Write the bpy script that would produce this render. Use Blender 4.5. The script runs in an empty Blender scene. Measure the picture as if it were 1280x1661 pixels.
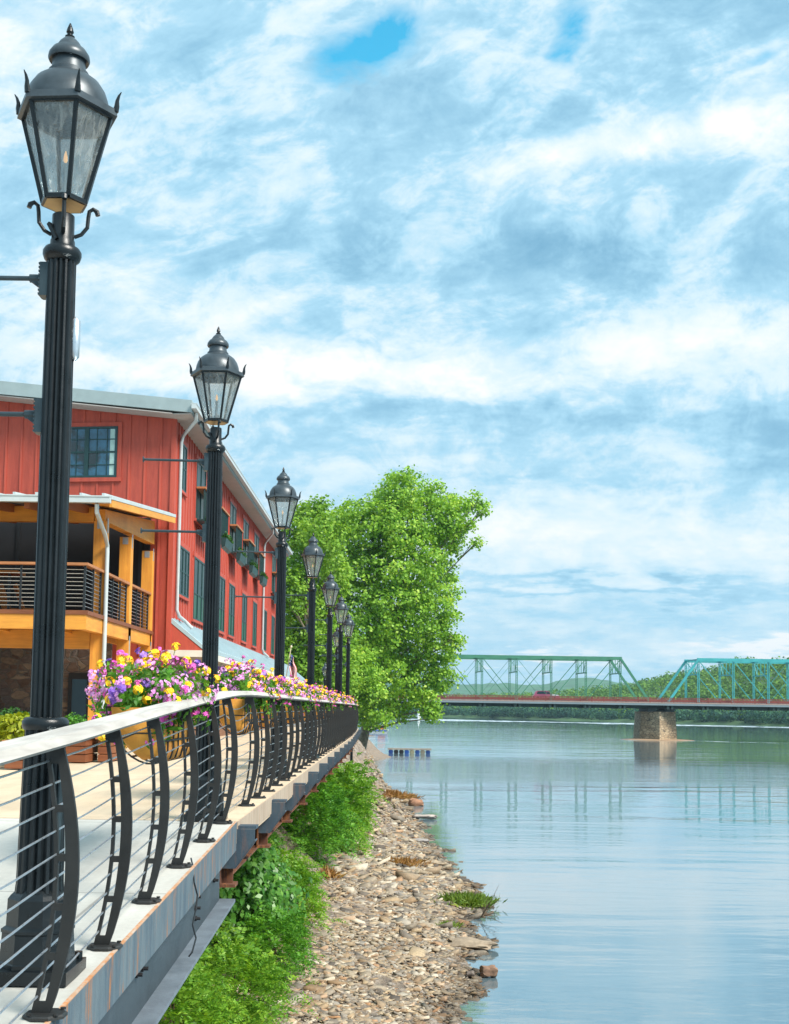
import bpy, math, random
import numpy as np
from mathutils import Vector, Matrix
random.seed(7); RNG = np.random.default_rng(11)
SC = bpy.context.scene; COL = SC.collection
# ---------------------------------------------------------------- camera, sky, sun, exposure
F, CX, CY, PITCH, ROLL = 2000.0, 640.0, 999.0, math.atan(.075), .0145
CAMP = np.array([0, 0, 6.4])
def cam_axes():
    r = np.array([1., 0, 0]); fw = np.array([0, math.cos(PITCH), math.sin(PITCH)]); u = np.cross(r, fw)
    c, s = math.cos(ROLL), math.sin(ROLL)
    return c*r+s*u, -s*r+c*u, fw
AR, AU, AF = cam_axes()
def ray(x, y): return (x-CX)/F*AR+(CY-y)/F*AU+AF
def P(x, y, d): k = ray(x, y); return CAMP+k*d/k[1]          # a measured pixel at depth d
def Pz(x, y, z): k = ray(x, y); return CAMP+k*(z-6.4)/k[2]   # ... on a height
cam = bpy.data.cameras.new('camera'); camo = bpy.data.objects.new('camera', cam); COL.objects.link(camo)
M4 = Matrix.Identity(4)
for i in range(3):
    M4[i][0], M4[i][1], M4[i][2], M4[i][3] = AR[i], AU[i], -AF[i], CAMP[i]
camo.matrix_world = M4
cam.sensor_fit = 'VERTICAL'; cam.sensor_height = 24; cam.lens = F/1661*24
cam.shift_y = (CY-830.5)/1661; cam.clip_start = .1; cam.clip_end = 9000
SC.camera = camo
vs = SC.view_settings; vs.view_transform = 'Standard'; vs.look = 'None'; vs.exposure = 1.0; vs.gamma = 1; vs.use_curve_mapping = False
SUN_EL, SUN_AZ = math.radians(45), math.radians(125)         # azimuth clockwise from +Y
sd = Vector((math.sin(SUN_AZ)*math.cos(SUN_EL), math.cos(SUN_AZ)*math.cos(SUN_EL), math.sin(SUN_EL)))
sl = bpy.data.lights.new('sun', 'SUN'); sl.energy = 3.2; sl.angle = math.radians(24); sl.color = (1, .95, .87)
so = bpy.data.objects.new('sun', sl); COL.objects.link(so); so.rotation_euler = sd.to_track_quat('Z', 'Y').to_euler(); so.location = (0, 0, 60)

class NT:
    """small node-tree writer"""
    def __init__(s, nt): s.nt = nt; s.n = nt.nodes; s.l = nt.links
    def new(s, t, **kw):
        n = s.n.new(t)
        for k, v in kw.items(): setattr(n, k, v)
        return n
    def put(s, sock, v):
        if isinstance(v, bpy.types.NodeSocket): s.l.new(v, sock)
        elif v is not None: sock.default_value = v
    def m(s, op, a, b=None, c=None, clamp=False):
        n = s.new('ShaderNodeMath', operation=op, use_clamp=clamp); s.put(n.inputs[0], a); s.put(n.inputs[1], b); s.put(n.inputs[2], c)
        return n.outputs[0]
    def noise(s, vec, scale, detail=4, rough=.55, dist=0, out='Fac'):
        n = s.new('ShaderNodeTexNoise'); s.put(n.inputs['Vector'], vec); n.inputs['Scale'].default_value = scale
        n.inputs['Detail'].default_value = detail; n.inputs['Roughness'].default_value = rough; n.inputs['Distortion'].default_value = dist
        return n.outputs[out]
    def ramp(s, fac, stops):
        n = s.new('ShaderNodeValToRGB'); e = n.color_ramp.elements
        while len(e) < len(stops): e.new(.5)
        for k, (p, c) in enumerate(stops):
            e[k].position = p; e[k].color = tuple(c)+(1,) if len(c) == 3 else c
        s.put(n.inputs[0], fac); return n.outputs[0]
    def mix(s, f, a, b, mode='MIX'):
        n = s.new('ShaderNodeMix', data_type='RGBA', blend_type=mode)
        s.put(n.inputs[0], f)
        for sock, v in ((n.inputs[6], a), (n.inputs[7], b)):
            s.put(sock, tuple(v)+(1,) if isinstance(v, tuple) and len(v) == 3 else v)
        return n.outputs[2]
    def mapr(s, v, a, b, c=0, d=1):
        n = s.new('ShaderNodeMapRange'); s.put(n.inputs[0], v)
        for i, q in enumerate((a, b, c, d)): n.inputs[i+1].default_value = q
        return n.outputs[0]
    def scale(s, vec, sc):
        n = s.new('ShaderNodeVectorMath', operation='MULTIPLY'); s.put(n.inputs[0], vec); n.inputs[1].default_value = sc
        return n.outputs[0]

def build_world():
    w = bpy.data.worlds.new('World'); SC.world = w; w.use_nodes = True
    t = NT(w.node_tree); t.n.clear()
    out = t.new('ShaderNodeOutputWorld'); bg = t.new('ShaderNodeBackground'); t.l.new(bg.outputs[0], out.inputs[0])
    sky = t.new('ShaderNodeTexSky', sky_type='NISHITA'); sky.sun_disc = False; sky.sun_elevation = SUN_EL; sky.sun_rotation = SUN_AZ
    sky.air_density = 1.2; sky.dust_density = .4; sky.ozone_density = 2.5
    tc = t.new('ShaderNodeTexCoord'); g = tc.outputs['Generated']
    sx = t.new('ShaderNodeSeparateXYZ'); t.l.new(g, sx.inputs[0]); X, Y, Z = sx.outputs
    zz = t.m('ADD', t.m('MAXIMUM', Z, 0), .13)
    cv = t.new('ShaderNodeCombineXYZ'); t.put(cv.inputs[0], t.m('DIVIDE', X, zz)); t.put(cv.inputs[1], t.m('DIVIDE', Y, zz))
    pl = cv.outputs[0]
    n1 = t.noise(pl, 1.6, 9, .58, .4); n2 = t.noise(pl, 4.5, 8, .62, .3); n3 = t.noise(pl, 15., 6, .65, .2)
    nw = t.noise(pl, 3.2, 5, .6, 0, 'Color')
    sw = t.new('ShaderNodeSeparateColor'); t.l.new(nw, sw.inputs[0])
    yy = t.m('MAXIMUM', Y, .05)
    fx = t.m('ADD', t.m('DIVIDE', X, yy), t.m('MULTIPLY', t.m('SUBTRACT', sw.outputs[0], .5), .16))
    fz = t.m('ADD', t.m('DIVIDE', Z, yy), t.m('MULTIPLY', t.m('SUBTRACT', sw.outputs[1], .5), .09))
    front = t.mapr(Y, .1, .5)
    def blob(px, py, rx, ry, amp, tilt=0):
        k = ray(px, py); a, b = k[0]/k[1], k[2]/k[1]
        dx = t.m('SUBTRACT', fx, a); dz = t.m('SUBTRACT', fz, b)
        if tilt: dz = t.m('SUBTRACT', dz, t.m('MULTIPLY', dx, tilt))
        dx = t.m('MULTIPLY', dx, F/rx); dz = t.m('MULTIPLY', dz, F/ry)
        q = t.m('ADD', t.m('MULTIPLY', dx, dx), t.m('MULTIPLY', dz, dz))
        return t.m('MULTIPLY', t.m('POWER', 2.718, t.m('MULTIPLY', q, -1)), amp)
    def total(lst):
        v = blob(*lst[0])
        for b in lst[1:]: v = t.m('ADD', v, blob(*b))
        return t.m('MULTIPLY', v, front)
    tone_f = total([(900, 900, 620, 150, .16), (1130, 215, 260, 60, .42, .25), (900, 260, 110, 40, .25, .1), (560, 605, 300, 52, .50, -.05), (480, 500, 90, 26, .3, .3),
                    (1235, 1042, 110, 20, .6, .1), (840, 1058, 130, 9, .4), (60, 60, 160, 120, .25), (170, 500, 120, 90, .25), (1060, 560, 260, 50, .22, .15), (900, 850, 260, 40, .18), (1150, 900, 200, 30, .15),
                    (640, 400, 230, 80, -.20, .2), (950, 410, 150, 40, -.28, .1), (800, 668, 420, 30, -.28, -.02), (1230, 730, 130, 60, -.22), (970, 955, 330, 12, -.24),
                    (900, 785, 300, 12, -.10), (850, 180, 220, 70, -.10), (950, 1012, 260, 20, -.06), (330, 230, 170, 120, -.04)])
    iv = t.new('ShaderNodeCombineXYZ'); t.put(iv.inputs[0], t.m('DIVIDE', X, yy)); t.put(iv.inputs[1], t.m('MULTIPLY', t.m('SUBTRACT', t.m('DIVIDE', Z, yy), t.m('MULTIPLY', t.m('DIVIDE', X, yy), t.mapr(t.m('DIVIDE', Z, yy), .15, .42, .0, .20))), 1.9)); iv = iv.outputs[0]
    p1 = t.noise(iv, 6., 9, .60, .8); p2 = t.noise(t.scale(iv, (1., .75, 1.)), 15., 9, .66, .6); p3 = t.noise(t.scale(iv, (1., .8, 1.)), 38., 8, .68, .5)
    puff = t.m('MULTIPLY', t.m('ADD', t.m('MULTIPLY', t.m('SUBTRACT', p1, .5), .72), t.m('ADD', t.m('MULTIPLY', t.m('SUBTRACT', p2, .5), .62), t.m('MULTIPLY', t.m('SUBTRACT', p3, .5), .30))), front)
    mask = t.m('MULTIPLY', t.m('SUBTRACT', t.mapr(t.m('ADD', p1, t.m('ADD', t.m('MULTIPLY', t.m('SUBTRACT', p2, .5), .75), t.m('MULTIPLY', t.m('SUBTRACT', p3, .5), .35))), .44, .60), .5), t.m('MULTIPLY', front, .11))
    puff = t.m('MULTIPLY', puff, t.mapr(t.m('DIVIDE', Z, yy), .04, .26, .40, 1.)); mask = t.m('MULTIPLY', mask, t.mapr(t.m('DIVIDE', Z, yy), .06, .26, .25, 1.))
    fade = t.mapr(Z, .02, .30, .9, 1.)
    tone = t.m('ADD', t.m('ADD', t.m('ADD', .51, mask), puff), t.m('MULTIPLY', t.m('SUBTRACT', n1, .5), .45))
    tone = t.m('ADD', tone, t.m('MULTIPLY', t.m('MULTIPLY', t.m('SUBTRACT', n2, .5), fade), .30))
    tone = t.m('ADD', tone, t.m('MULTIPLY', t.m('MULTIPLY', t.m('SUBTRACT', n3, .5), fade), .22))
    tone = t.m('ADD', tone, tone_f)
    cl = t.ramp(tone, [(0., (.17, .39, .57)), (.25, (.27, .52, .70)), (.45, (.39, .66, .83)), (.66, (.65, .81, .89)), (.95, (.92, .93, .93))])
    clb = t.mix(1.0, cl, (5.8, 5.8, 5.8), 'MULTIPLY')
    hole_f = total([(605, 95, 80, 62, 1.7, .3), (930, 30, 30, 34, .8, .4), (1240, 95, 40, 17, .8, .3), (912, 70, 26, 22, .6), (735, 190, 14, 12, .5), (400, 0, 60, 14, .7), (1000, 25, 90, 30, .35)])
    hole = t.m('ADD', t.m('MULTIPLY', hole_f, 1.2), t.m('MULTIPLY', t.m('ADD', t.m('SUBTRACT', p1, .5), t.m('SUBTRACT', p2, .5)), 3.6))
    hole = t.m('MULTIPLY', t.mapr(hole, .30, 1.7), t.mapr(hole_f, .05, .5))
    n1b = t.noise(pl, .9, 5, .6, 0)
    rear = t.m('MULTIPLY', t.mapr(n1b, .52, .66), t.m('SUBTRACT', 1, front))
    blue = t.mix(1.0, sky.outputs[0], (.30, 1.35, 1.30), 'MULTIPLY')
    c = t.mix(hole, clb, blue)
    t.put(bg.inputs['Color'], c); bg.inputs['Strength'].default_value = .1
build_world()
SC.cycles.max_bounces = 8; SC.cycles.transparent_max_bounces = 24; SC.cycles.diffuse_bounces = 3; SC.cycles.glossy_bounces = 4
SC.cycles.caustics_reflective = False; SC.cycles.caustics_refractive = False; SC.cycles.use_denoising = True

# ---------------------------------------------------------------- materials
def new_mat(name):
    m = bpy.data.materials.new(name); m.use_nodes = True
    t = NT(m.node_tree); b = t.n['Principled BSDF']; return m, t, b
def mat(name, col, rough=.6, metal=0, var=.25, scale=6, col2=None, c2=(.45, .7), bump=0, bscale=40, stretch=(1, 1, 1), spec=.5, var_detail=5):
    m, t, b = new_mat(name)
    tc = t.new('ShaderNodeTexCoord'); v = t.scale(tc.outputs['Object'], stretch)
    n = t.noise(v, scale, var_detail, .6)
    lo = tuple(c*(1-var) for c in col); hi = tuple(min(1, c*(1+var)) for c in col)
    c = t.ramp(n, [(.25, lo), (.75, hi)])
    if col2:
        n2 = t.noise(v, scale*.6, 6, .7, .5)
        c = t.mix(t.mapr(n2, *c2), c, col2)
    t.put(b.inputs['Base Color'], c); b.inputs['Metallic'].default_value = metal
    t.put(b.inputs['Roughness'], t.mapr(n, .2, .8, max(.03, rough-.08), min(1, rough+.08)))
    b.inputs['Specular IOR Level'].default_value = spec
    if bump:
        bp = t.new('ShaderNodeBump'); bp.inputs['Strength'].default_value = bump; bp.inputs['Distance'].default_value = .02
        t.put(bp.inputs['Height'], t.noise(v, bscale, 6, .65)); t.l.new(bp.outputs[0], b.inputs['Normal'])
    return m
def leaf_mat(name, stops, trans=.35, rough=.5, big=.6):
    m, t, b = new_mat(name)
    geo = t.new('ShaderNodeNewGeometry'); tc = t.new('ShaderNodeTexCoord')
    n = t.noise(tc.outputs['Object'], big, 3, .5)
    f = t.m('ADD', t.m('MULTIPLY', geo.outputs['Random Per Island'], .6), t.m('MULTIPLY', t.mapr(n, .3, .7), .4))
    c = t.ramp(f, stops)
    t.put(b.inputs['Base Color'], c); b.inputs['Roughness'].default_value = rough; b.inputs['Specular IOR Level'].default_value = .35
    tr = t.new('ShaderNodeBsdfTranslucent'); t.put(tr.inputs[0], t.mix(1.0, c, (1.25, 1.15, .55), 'MULTIPLY'))
    mx = t.new('ShaderNodeMixShader'); mx.inputs[0].default_value = trans
    t.l.new(b.outputs[0], mx.inputs[1]); t.l.new(tr.outputs[0], mx.inputs[2])
    t.l.new(mx.outputs[0], t.n['Material Output'].inputs[0]); return m
def island_mat(name, stops, rough=.8, bump=0, wet=False):
    m, t, b = new_mat(name)
    geo = t.new('ShaderNodeNewGeometry'); tc = t.new('ShaderNodeTexCoord')
    c = t.ramp(geo.outputs['Random Per Island'], stops)
    n = t.noise(tc.outputs['Object'], 14, 5, .65)
    c = t.mix(1.0, c, t.ramp(n, [(.3, (.95, .95, .93)), (.7, (1.55, 1.52, 1.4))]), 'MULTIPLY')
    if wet:
        sx = t.new('ShaderNodeSeparateXYZ'); t.l.new(tc.outputs['Object'], sx.inputs[0])
        c = t.mix(t.mapr(t.m('ADD', sx.outputs[2], t.m('MULTIPLY', t.m('SUBTRACT', n, .5), .16)), .05, .20), t.mix(1., c, (.38, .36, .34), 'MULTIPLY'), c)
    t.put(b.inputs['Base Color'], c); b.inputs['Roughness'].default_value = rough
    if bump:
        bp = t.new('ShaderNodeBump'); bp.inputs['Strength'].default_value = bump; bp.inputs['Distance'].default_value = .02
        t.put(bp.inputs['Height'], t.noise(tc.outputs['Object'], 30, 5, .6)); t.l.new(bp.outputs[0], b.inputs['Normal'])
    return m
def streak_mat(name, base, dark, rust, amt, rough=.6, vs=(3, 3, .5), thr=(.52, .72)):
    m, t, b = new_mat(name)
    tc = t.new('ShaderNodeTexCoord'); o = tc.outputs['Object']
    n = t.noise(t.scale(o, vs), 3, 7, .65, .3); n2 = t.noise(o, 9, 6, .7); n3 = t.noise(t.scale(o, (5, 5, .6)), 4, 6, .7)
    c = t.mix(t.mapr(n, .35, .65), base, dark)
    c = t.mix(t.m('MULTIPLY', t.mapr(n3, *thr), amt), c, t.ramp(n2, [(.3, rust), (.7, tuple(min(1, q*1.7) for q in rust))]))
    t.put(b.inputs['Base Color'], c); b.inputs['Roughness'].default_value = rough
    bp = t.new('ShaderNodeBump'); bp.inputs['Strength'].default_value = .25; bp.inputs['Distance'].default_value = .01
    t.put(bp.inputs['Height'], t.noise(o, 45, 5, .6)); t.l.new(bp.outputs[0], b.inputs['Normal'])
    return m
def stone_mat(name, stops, sc, mortar=(.12, .1, .085), stretch=(1, 1, 1.8)):
    m, t, b = new_mat(name)
    tc = t.new('ShaderNodeTexCoord'); v = t.scale(tc.outputs['Object'], stretch)
    nz = t.new('ShaderNodeVectorMath', operation='ADD'); t.l.new(v, nz.inputs[0]); t.put(nz.inputs[1], t.scale(t.noise(v, 2.5, 3, .5, 0, 'Color'), (.25, .25, .25)))
    vo = t.new('ShaderNodeTexVoronoi'); t.l.new(nz.outputs[0], vo.inputs['Vector']); vo.inputs['Scale'].default_value = sc
    ve = t.new('ShaderNodeTexVoronoi', feature='DISTANCE_TO_EDGE'); t.l.new(nz.outputs[0], ve.inputs['Vector']); ve.inputs['Scale'].default_value = sc
    sp = t.new('ShaderNodeSeparateColor'); t.l.new(vo.outputs['Color'], sp.inputs[0])
    c = t.ramp(sp.outputs[0], stops)
    n = t.noise(v, 7, 6, .7); c = t.mix(1.0, c, t.ramp(n, [(.3, (.6, .6, .6)), (.7, (1.2, 1.2, 1.2))]), 'MULTIPLY')
    e = t.mapr(ve.outputs['Distance'], .02, .07)
    c = t.mix(e, mortar, c); t.put(b.inputs['Base Color'], c); b.inputs['Roughness'].default_value = .85
    bp = t.new('ShaderNodeBump'); bp.inputs['Strength'].default_value = .6; bp.inputs['Distance'].default_value = .05
    t.put(bp.inputs['Height'], t.m('ADD', e, t.m('MULTIPLY', n, .6))); t.l.new(bp.outputs[0], b.inputs['Normal'])
    return m
def wood_mat(name, a, b_, axis=2, sc=2.2, rough=.55):
    m, t, b = new_mat(name)
    tc = t.new('ShaderNodeTexCoord'); st = [9, 9, 9]; st[axis] = .7
    v = t.scale(tc.outputs['Object'], tuple(st)); n = t.noise(v, sc, 8, .62, .8); n2 = t.noise(tc.outputs['Object'], 1.3, 3)
    c = t.mix(t.mapr(n, .32, .68), a, b_); c = t.mix(1.0, c, t.ramp(n2, [(.3, (.82, .8, .78)), (.7, (1.12, 1.1, 1.08))]), 'MULTIPLY')
    t.put(b.inputs['Base Color'], c); b.inputs['Roughness'].default_value = rough
    bp = t.new('ShaderNodeBump'); bp.inputs['Strength'].default_value = .25; bp.inputs['Distance'].default_value = .01
    t.put(bp.inputs['Height'], n); t.l.new(bp.outputs[0], b.inputs['Normal']); return m
def glass_mat(name, tint, gl=.18, wave=2.):
    m, t, b = new_mat(name); t.n.remove(b)
    tr = t.new('ShaderNodeBsdfTransparent'); gg = t.new('ShaderNodeBsdfGlossy'); gg.inputs['Roughness'].default_value = .04
    tc = t.new('ShaderNodeTexCoord'); n = t.noise(t.scale(tc.outputs['Object'], (16, 16, 3)), wave, 4, .6, 1.2)
    bp = t.new('ShaderNodeBump'); bp.inputs['Strength'].default_value = .5; bp.inputs['Distance'].default_value = .02
    t.put(bp.inputs['Height'], n); t.l.new(bp.outputs[0], gg.inputs['Normal'])
    t.put(tr.inputs[0], t.mix(t.mapr(n, .42, .62), tuple(tint)+(1,), (.93, .96, .96, 1)))
    lw = t.new('ShaderNodeLayerWeight'); lw.inputs[0].default_value = .35
    mx = t.new('ShaderNodeMixShader'); t.put(mx.inputs[0], t.m('ADD', gl, t.m('MULTIPLY', lw.outputs['Fresnel'], .5), clamp=True))
    df = t.new('ShaderNodeBsdfDiffuse'); df.inputs[0].default_value = (.80, .82, .76, 1); tl = t.new('ShaderNodeBsdfTranslucent'); tl.inputs[0].default_value = (.85, .86, .80, 1)
    mk_ = t.new('ShaderNodeMixShader'); mk_.inputs[0].default_value = .5; t.l.new(df.outputs[0], mk_.inputs[1]); t.l.new(tl.outputs[0], mk_.inputs[2])
    m2 = t.new('ShaderNodeMixShader'); t.put(m2.inputs[0], t.mapr(n, .40, .66, .10, .45)); t.l.new(tr.outputs[0], m2.inputs[1]); t.l.new(mk_.outputs[0], m2.inputs[2])
    t.l.new(m2.outputs[0], mx.inputs[1]); t.l.new(gg.outputs[0], mx.inputs[2]); t.l.new(mx.outputs[0], t.n['Material Output'].inputs[0]); return m
def emit_mat(name, col, s):
    m, t, b = new_mat(name); b.inputs['Base Color'].default_value = tuple(col)+(1,)
    b.inputs['Emission Color'].default_value = tuple(col)+(1,); b.inputs['Emission Strength'].default_value = s; return m

IRON = mat('black_iron', (.008, .011, .013), .30, 0, .4, 9, bump=.08, bscale=120, spec=.42)
IRONROOF = mat('lantern_tin', (.055, .070, .080), .36, .25, .35, 12)
POSTM = mat('bronze_steel', (.016, .0165, .016), .5, 0, .3, 10, bump=.1, bscale=90)
STEEL = mat('stainless', (.62, .66, .70), .3, .85, .1, 20)
BRASS = mat('brass_plate', (.45, .30, .13), .45, .6, .2, 20)
GREYARM = mat('arm_paint', (.035, .055, .065), .4, .2, .25, 12)
LGLASS = glass_mat('lantern_glass', (.80, .85, .85), .12)
FLAME = emit_mat('gas_flame', (1., .55, .25), .45)
RAILWOOD = wood_mat('weathered_rail', (.62, .60, .56), (.42, .39, .36), 1, 2.2, .7)
RAMPC = mat('pale_concrete', (.56, .57, .55), .8, 0, .12, 1.2, (.44, .45, .43), (.52, .75), .15, 60)
STAIN = streak_mat('stained_channel', (.065, .10, .13), (.14, .18, .20), (.28, .11, .03), .9, .6, (4, 4, .5), (.54, .66))
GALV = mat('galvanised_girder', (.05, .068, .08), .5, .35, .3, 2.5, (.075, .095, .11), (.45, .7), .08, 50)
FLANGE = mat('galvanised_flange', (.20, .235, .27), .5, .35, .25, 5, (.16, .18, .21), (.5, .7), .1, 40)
RUST = streak_mat('rusty_steel', (.16, .062, .030), (.085, .035, .022), (.36, .13, .03), .8, .85)
RUSTE = streak_mat('rust_edge', (.45, .22, .10), (.55, .45, .36), (.40, .15, .04), .8, .8, (6, 2, 6), (.45, .6))
BRWEB = streak_mat('blue_grey_web', (.035, .060, .085), (.055, .085, .11), (.22, .09, .04), .35, .6)
BOLT = mat('black_bolt', (.012, .012, .014), .5)
SIDING = streak_mat('red_siding', (.52, .085, .048), (.38, .058, .036), (.37, .06, .04), .7, .7, (2, 2, .25), (.48, .7))
ROOFM = mat('roof_fascia', (.33, .40, .40), .5, .1, .1, 3)
WHITEM = mat('white_metal', (.52, .57, .57), .45, .1, .08, 4)
SOFFIT = mat('soffit', (.42, .38, .35), .8, 0, .1, 3)
SKIRT = mat('skirt_metal', (.40, .52, .56), .45, .15, .1, 2, stretch=(1, .2, 1))
WINF = mat('window_green', (.012, .045, .045), .45, 0, .2, 6)
DGLASS = mat('dark_glass', (.010, .030, .040), .06, 0, .4, .8, spec=.6)
SCREEN = mat('window_screen', (.010, .032, .034), .30, 0, .35, 1.2, spec=.25)
SKYREFL = mat('sky_reflection_glass', (.03, .10, .16), .06, 0, .7, 1.4, (.02, .03, .035), (.48, .56), spec=.7)  # reflected blue sky painted into the pane's base colour
GREENREFL = mat('green_reflection_pane', (.010, .075, .038), .35, 0, .5, 1.5, spec=.3)  # green reflection in the lower door panes, painted as base colour
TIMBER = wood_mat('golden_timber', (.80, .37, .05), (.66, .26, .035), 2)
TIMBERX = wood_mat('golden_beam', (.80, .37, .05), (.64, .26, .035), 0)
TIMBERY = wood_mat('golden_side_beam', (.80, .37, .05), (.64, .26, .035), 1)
CEDAR = wood_mat('cedar_rail', (.50, .22, .09), (.36, .14, .05), 0)
REDWOOD = wood_mat('redwood_board', (.25, .085, .03), (.16, .05, .02), 0)
PLATE = mat('zinc_plate', (.40, .45, .48), .4, .4, .15, 10)
INSIDE = mat('interior_shade', (.012, .012, .014), .6, 0, .4, 1)
STONEW = stone_mat('field_stone', [(0, (.11, .075, .06)), (.4, (.22, .15, .11)), (.7, (.16, .13, .12)), (1, (.34, .25, .17))], 3.2, (.16, .14, .12))
STOREF = wood_mat('storefront_wood', (.26, .12, .06), (.15, .065, .035), 2)
BLACKM = mat('black_rod', (.014, .016, .018), .45)
LEAF_TREE = leaf_mat('sycamore_leaf', [(0, (0.064, 0.169, 0.016)), (.35, (0.198, 0.403, 0.040)), (.7, (0.384, 0.624, 0.075)), (1, (0.640, 0.750, 0.127))], .4, big=.35)
LEAF_BACK = leaf_mat('locust_leaf', [(0, (0.078, 0.186, 0.018)), (.5, (0.228, 0.432, 0.044)), (1, (0.456, 0.648, 0.099))], .4, big=.3)
LEAF_FERN = leaf_mat('sumac_leaf', [(0, (0.026, 0.110, 0.014)), (.45, (0.096, 0.305, 0.032)), (1, (0.264, 0.537, 0.052))], .4, big=.9)
LEAF_LIME = leaf_mat('lime_weed_leaf', [(0, (0.044, 0.163, 0.014)), (.45, (0.163, 0.375, 0.034)), (1, (0.375, 0.587, 0.057))], .4, big=.9)
LEAF_DARK = leaf_mat('boxwood_leaf', [(0, (0.019, 0.068, 0.013)), (.6, (0.040, 0.128, 0.021)), (1, (0.080, 0.210, 0.033))], .25, big=2)
LEAF_CURVED = leaf_mat('knotweed_leaf', [(0, (.025, .10, .014)), (.5, (.075, .24, .03)), (1, (.21, .42, .07))], .3, .35, big=.9)
LEAF_YEL = leaf_mat('golden_foliage', [(0, (.16, .24, .01)), (1, (.50, .52, .03))], .4, big=2)
LEAF_FLOW = leaf_mat('annuals_leaf', [(0, (.03, .14, .012)), (.5, (.09, .28, .02)), (1, (.24, .44, .05))], .35, big=3)
WOODS = leaf_mat('far_wood_leaf', [(0, (0.048, 0.135, 0.024)), (.5, (0.102, 0.240, 0.026)), (1, (0.255, 0.390, 0.042))], .25, .8, big=.03)
BARK = mat('pale_bark', (.30, .24, .18), .9, 0, .4, 5, (.16, .13, .09), (.45, .6), .5, 20)
STEM = mat('brown_stem', (.10, .07, .04), .9, 0, .3, 8)
LILAC = island_mat('lilac_petal', [(0, (.48, .14, .46)), (.5, (.64, .25, .58)), (1, (.76, .42, .70))], .6)
MAGENTA = island_mat('magenta_petal', [(0, (.45, .03, .30)), (1, (.75, .14, .50))], .6)
YELLOW = island_mat('yellow_petal', [(0, (.85, .42, .01)), (1, (.95, .72, .02))], .6)
VIOLET = island_mat('violet_petal', [(0, (.12, .04, .35)), (1, (.34, .18, .60))], .6)
COIR = streak_mat('coir', (.80, .37, .06), (.62, .25, .04), (.42, .15, .03), .5, .95, (2, 2, 2))

# ---------------------------------------------------------------- mesh helpers
class MB:
    def __init__(s): s.v = []; s.f = []; s.mi = []; s.cur = 0
    def add(s, vs, fs):
        o = len(s.v); s.v += [tuple(map(float, p)) for p in vs]; s.f += [tuple(i+o for i in f) for f in fs]; s.mi += [s.cur]*len(fs); return s
    def box(s, x0, x1, y0, y1, z0, z1):
        return s.add([(x0, y0, z0), (x1, y0, z0), (x1, y1, z0), (x0, y1, z0), (x0, y0, z1), (x1, y0, z1), (x1, y1, z1), (x0, y1, z1)],
                     [(3, 2, 1, 0), (4, 5, 6, 7), (0, 1, 5, 4), (1, 2, 6, 5), (2, 3, 7, 6), (3, 0, 4, 7)])
    def hexa(s, p): return s.add(p, [(3, 2, 1, 0), (4, 5, 6, 7), (0, 1, 5, 4), (1, 2, 6, 5), (2, 3, 7, 6), (3, 0, 4, 7)])
    def bar(s, a, b, w, h=None, up=(0, 0, 1)):
        h = h or w; a, b = Vector(a), Vector(b); d = (b-a).normalized(); u = Vector(up)
        if abs(d.dot(u)) > .95: u = Vector((0, 1, 0))
        x = d.cross(u).normalized()*w/2; y = x.cross(d).normalized()*h/2
        return s.hexa([a-x-y, a+x-y, a+x+y, a-x+y, b-x-y, b+x-y, b+x+y, b-x+y])
    def tube(s, pts, r, n=8, cap=True):
        pts = [Vector(p) for p in pts]; rs = r if isinstance(r, (list, tuple)) else [r]*len(pts)
        rings = []; prev = None
        for i, p in enumerate(pts):
            d = (pts[min(i+1, len(pts)-1)]-pts[max(i-1, 0)]).normalized()
            ref = prev if prev is not None else (Vector((0, 0, 1)) if abs(d.z) < .9 else Vector((1, 0, 0)))
            x = (ref-d*ref.dot(d)).normalized(); prev = x; y = d.cross(x)
            rings.append([p+(x*math.cos(2*math.pi*k/n)+y*math.sin(2*math.pi*k/n))*rs[i] for k in range(n)])
        vs = [q for rg in rings for q in rg]; fs = []
        for i in range(len(pts)-1):
            for k in range(n): fs.append((i*n+k, i*n+(k+1) % n, (i+1)*n+(k+1) % n, (i+1)*n+k))
        if cap: fs += [tuple(range(n))[::-1], tuple((len(pts)-1)*n+k for k in range(n))]
        return s.add(vs, fs)
    def lathe(s, prof, n=24, c=(0, 0), rot=0, flute=None, cap=True):
        vs = []; fs = []
        for r, z in prof:
            for k in range(n):
                a = 2*math.pi*k/n+rot; rr = r*(flute(k) if flute else 1)
                vs.append((c[0]+rr*math.cos(a), c[1]+rr*math.sin(a), z))
        for i in range(len(prof)-1):
            for k in range(n): fs.append((i*n+k, i*n+(k+1) % n, (i+1)*n+(k+1) % n, (i+1)*n+k))
        if cap: fs += [tuple(range(n))[::-1], tuple((len(prof)-1)*n+k for k in range(n))]
        return s.add(vs, fs)
    def prism(s, poly, off):
        n = len(poly); o = Vector(off); vs = [Vector(p) for p in poly]; vs += [p+o for p in vs]
        return s.add(vs, [tuple(range(n))[::-1], tuple(range(n, 2*n))]+[(k, (k+1) % n, n+(k+1) % n, n+k) for k in range(n)])
    def build(s, name, mats, parent=None, smooth=False, base=None):
        me = bpy.data.meshes.new(name); me.from_pydata(s.v, [], s.f)
        for m in (mats if isinstance(mats, (list, tuple)) else [mats]): me.materials.append(m)
        if any(s.mi): me.polygons.foreach_set('material_index', s.mi)
        me.update()
        import bmesh
        bm = bmesh.new(); bm.from_mesh(me); bmesh.ops.recalc_face_normals(bm, faces=bm.faces); bm.to_mesh(me); bm.free()
        return link(name, me, parent, smooth)
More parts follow.
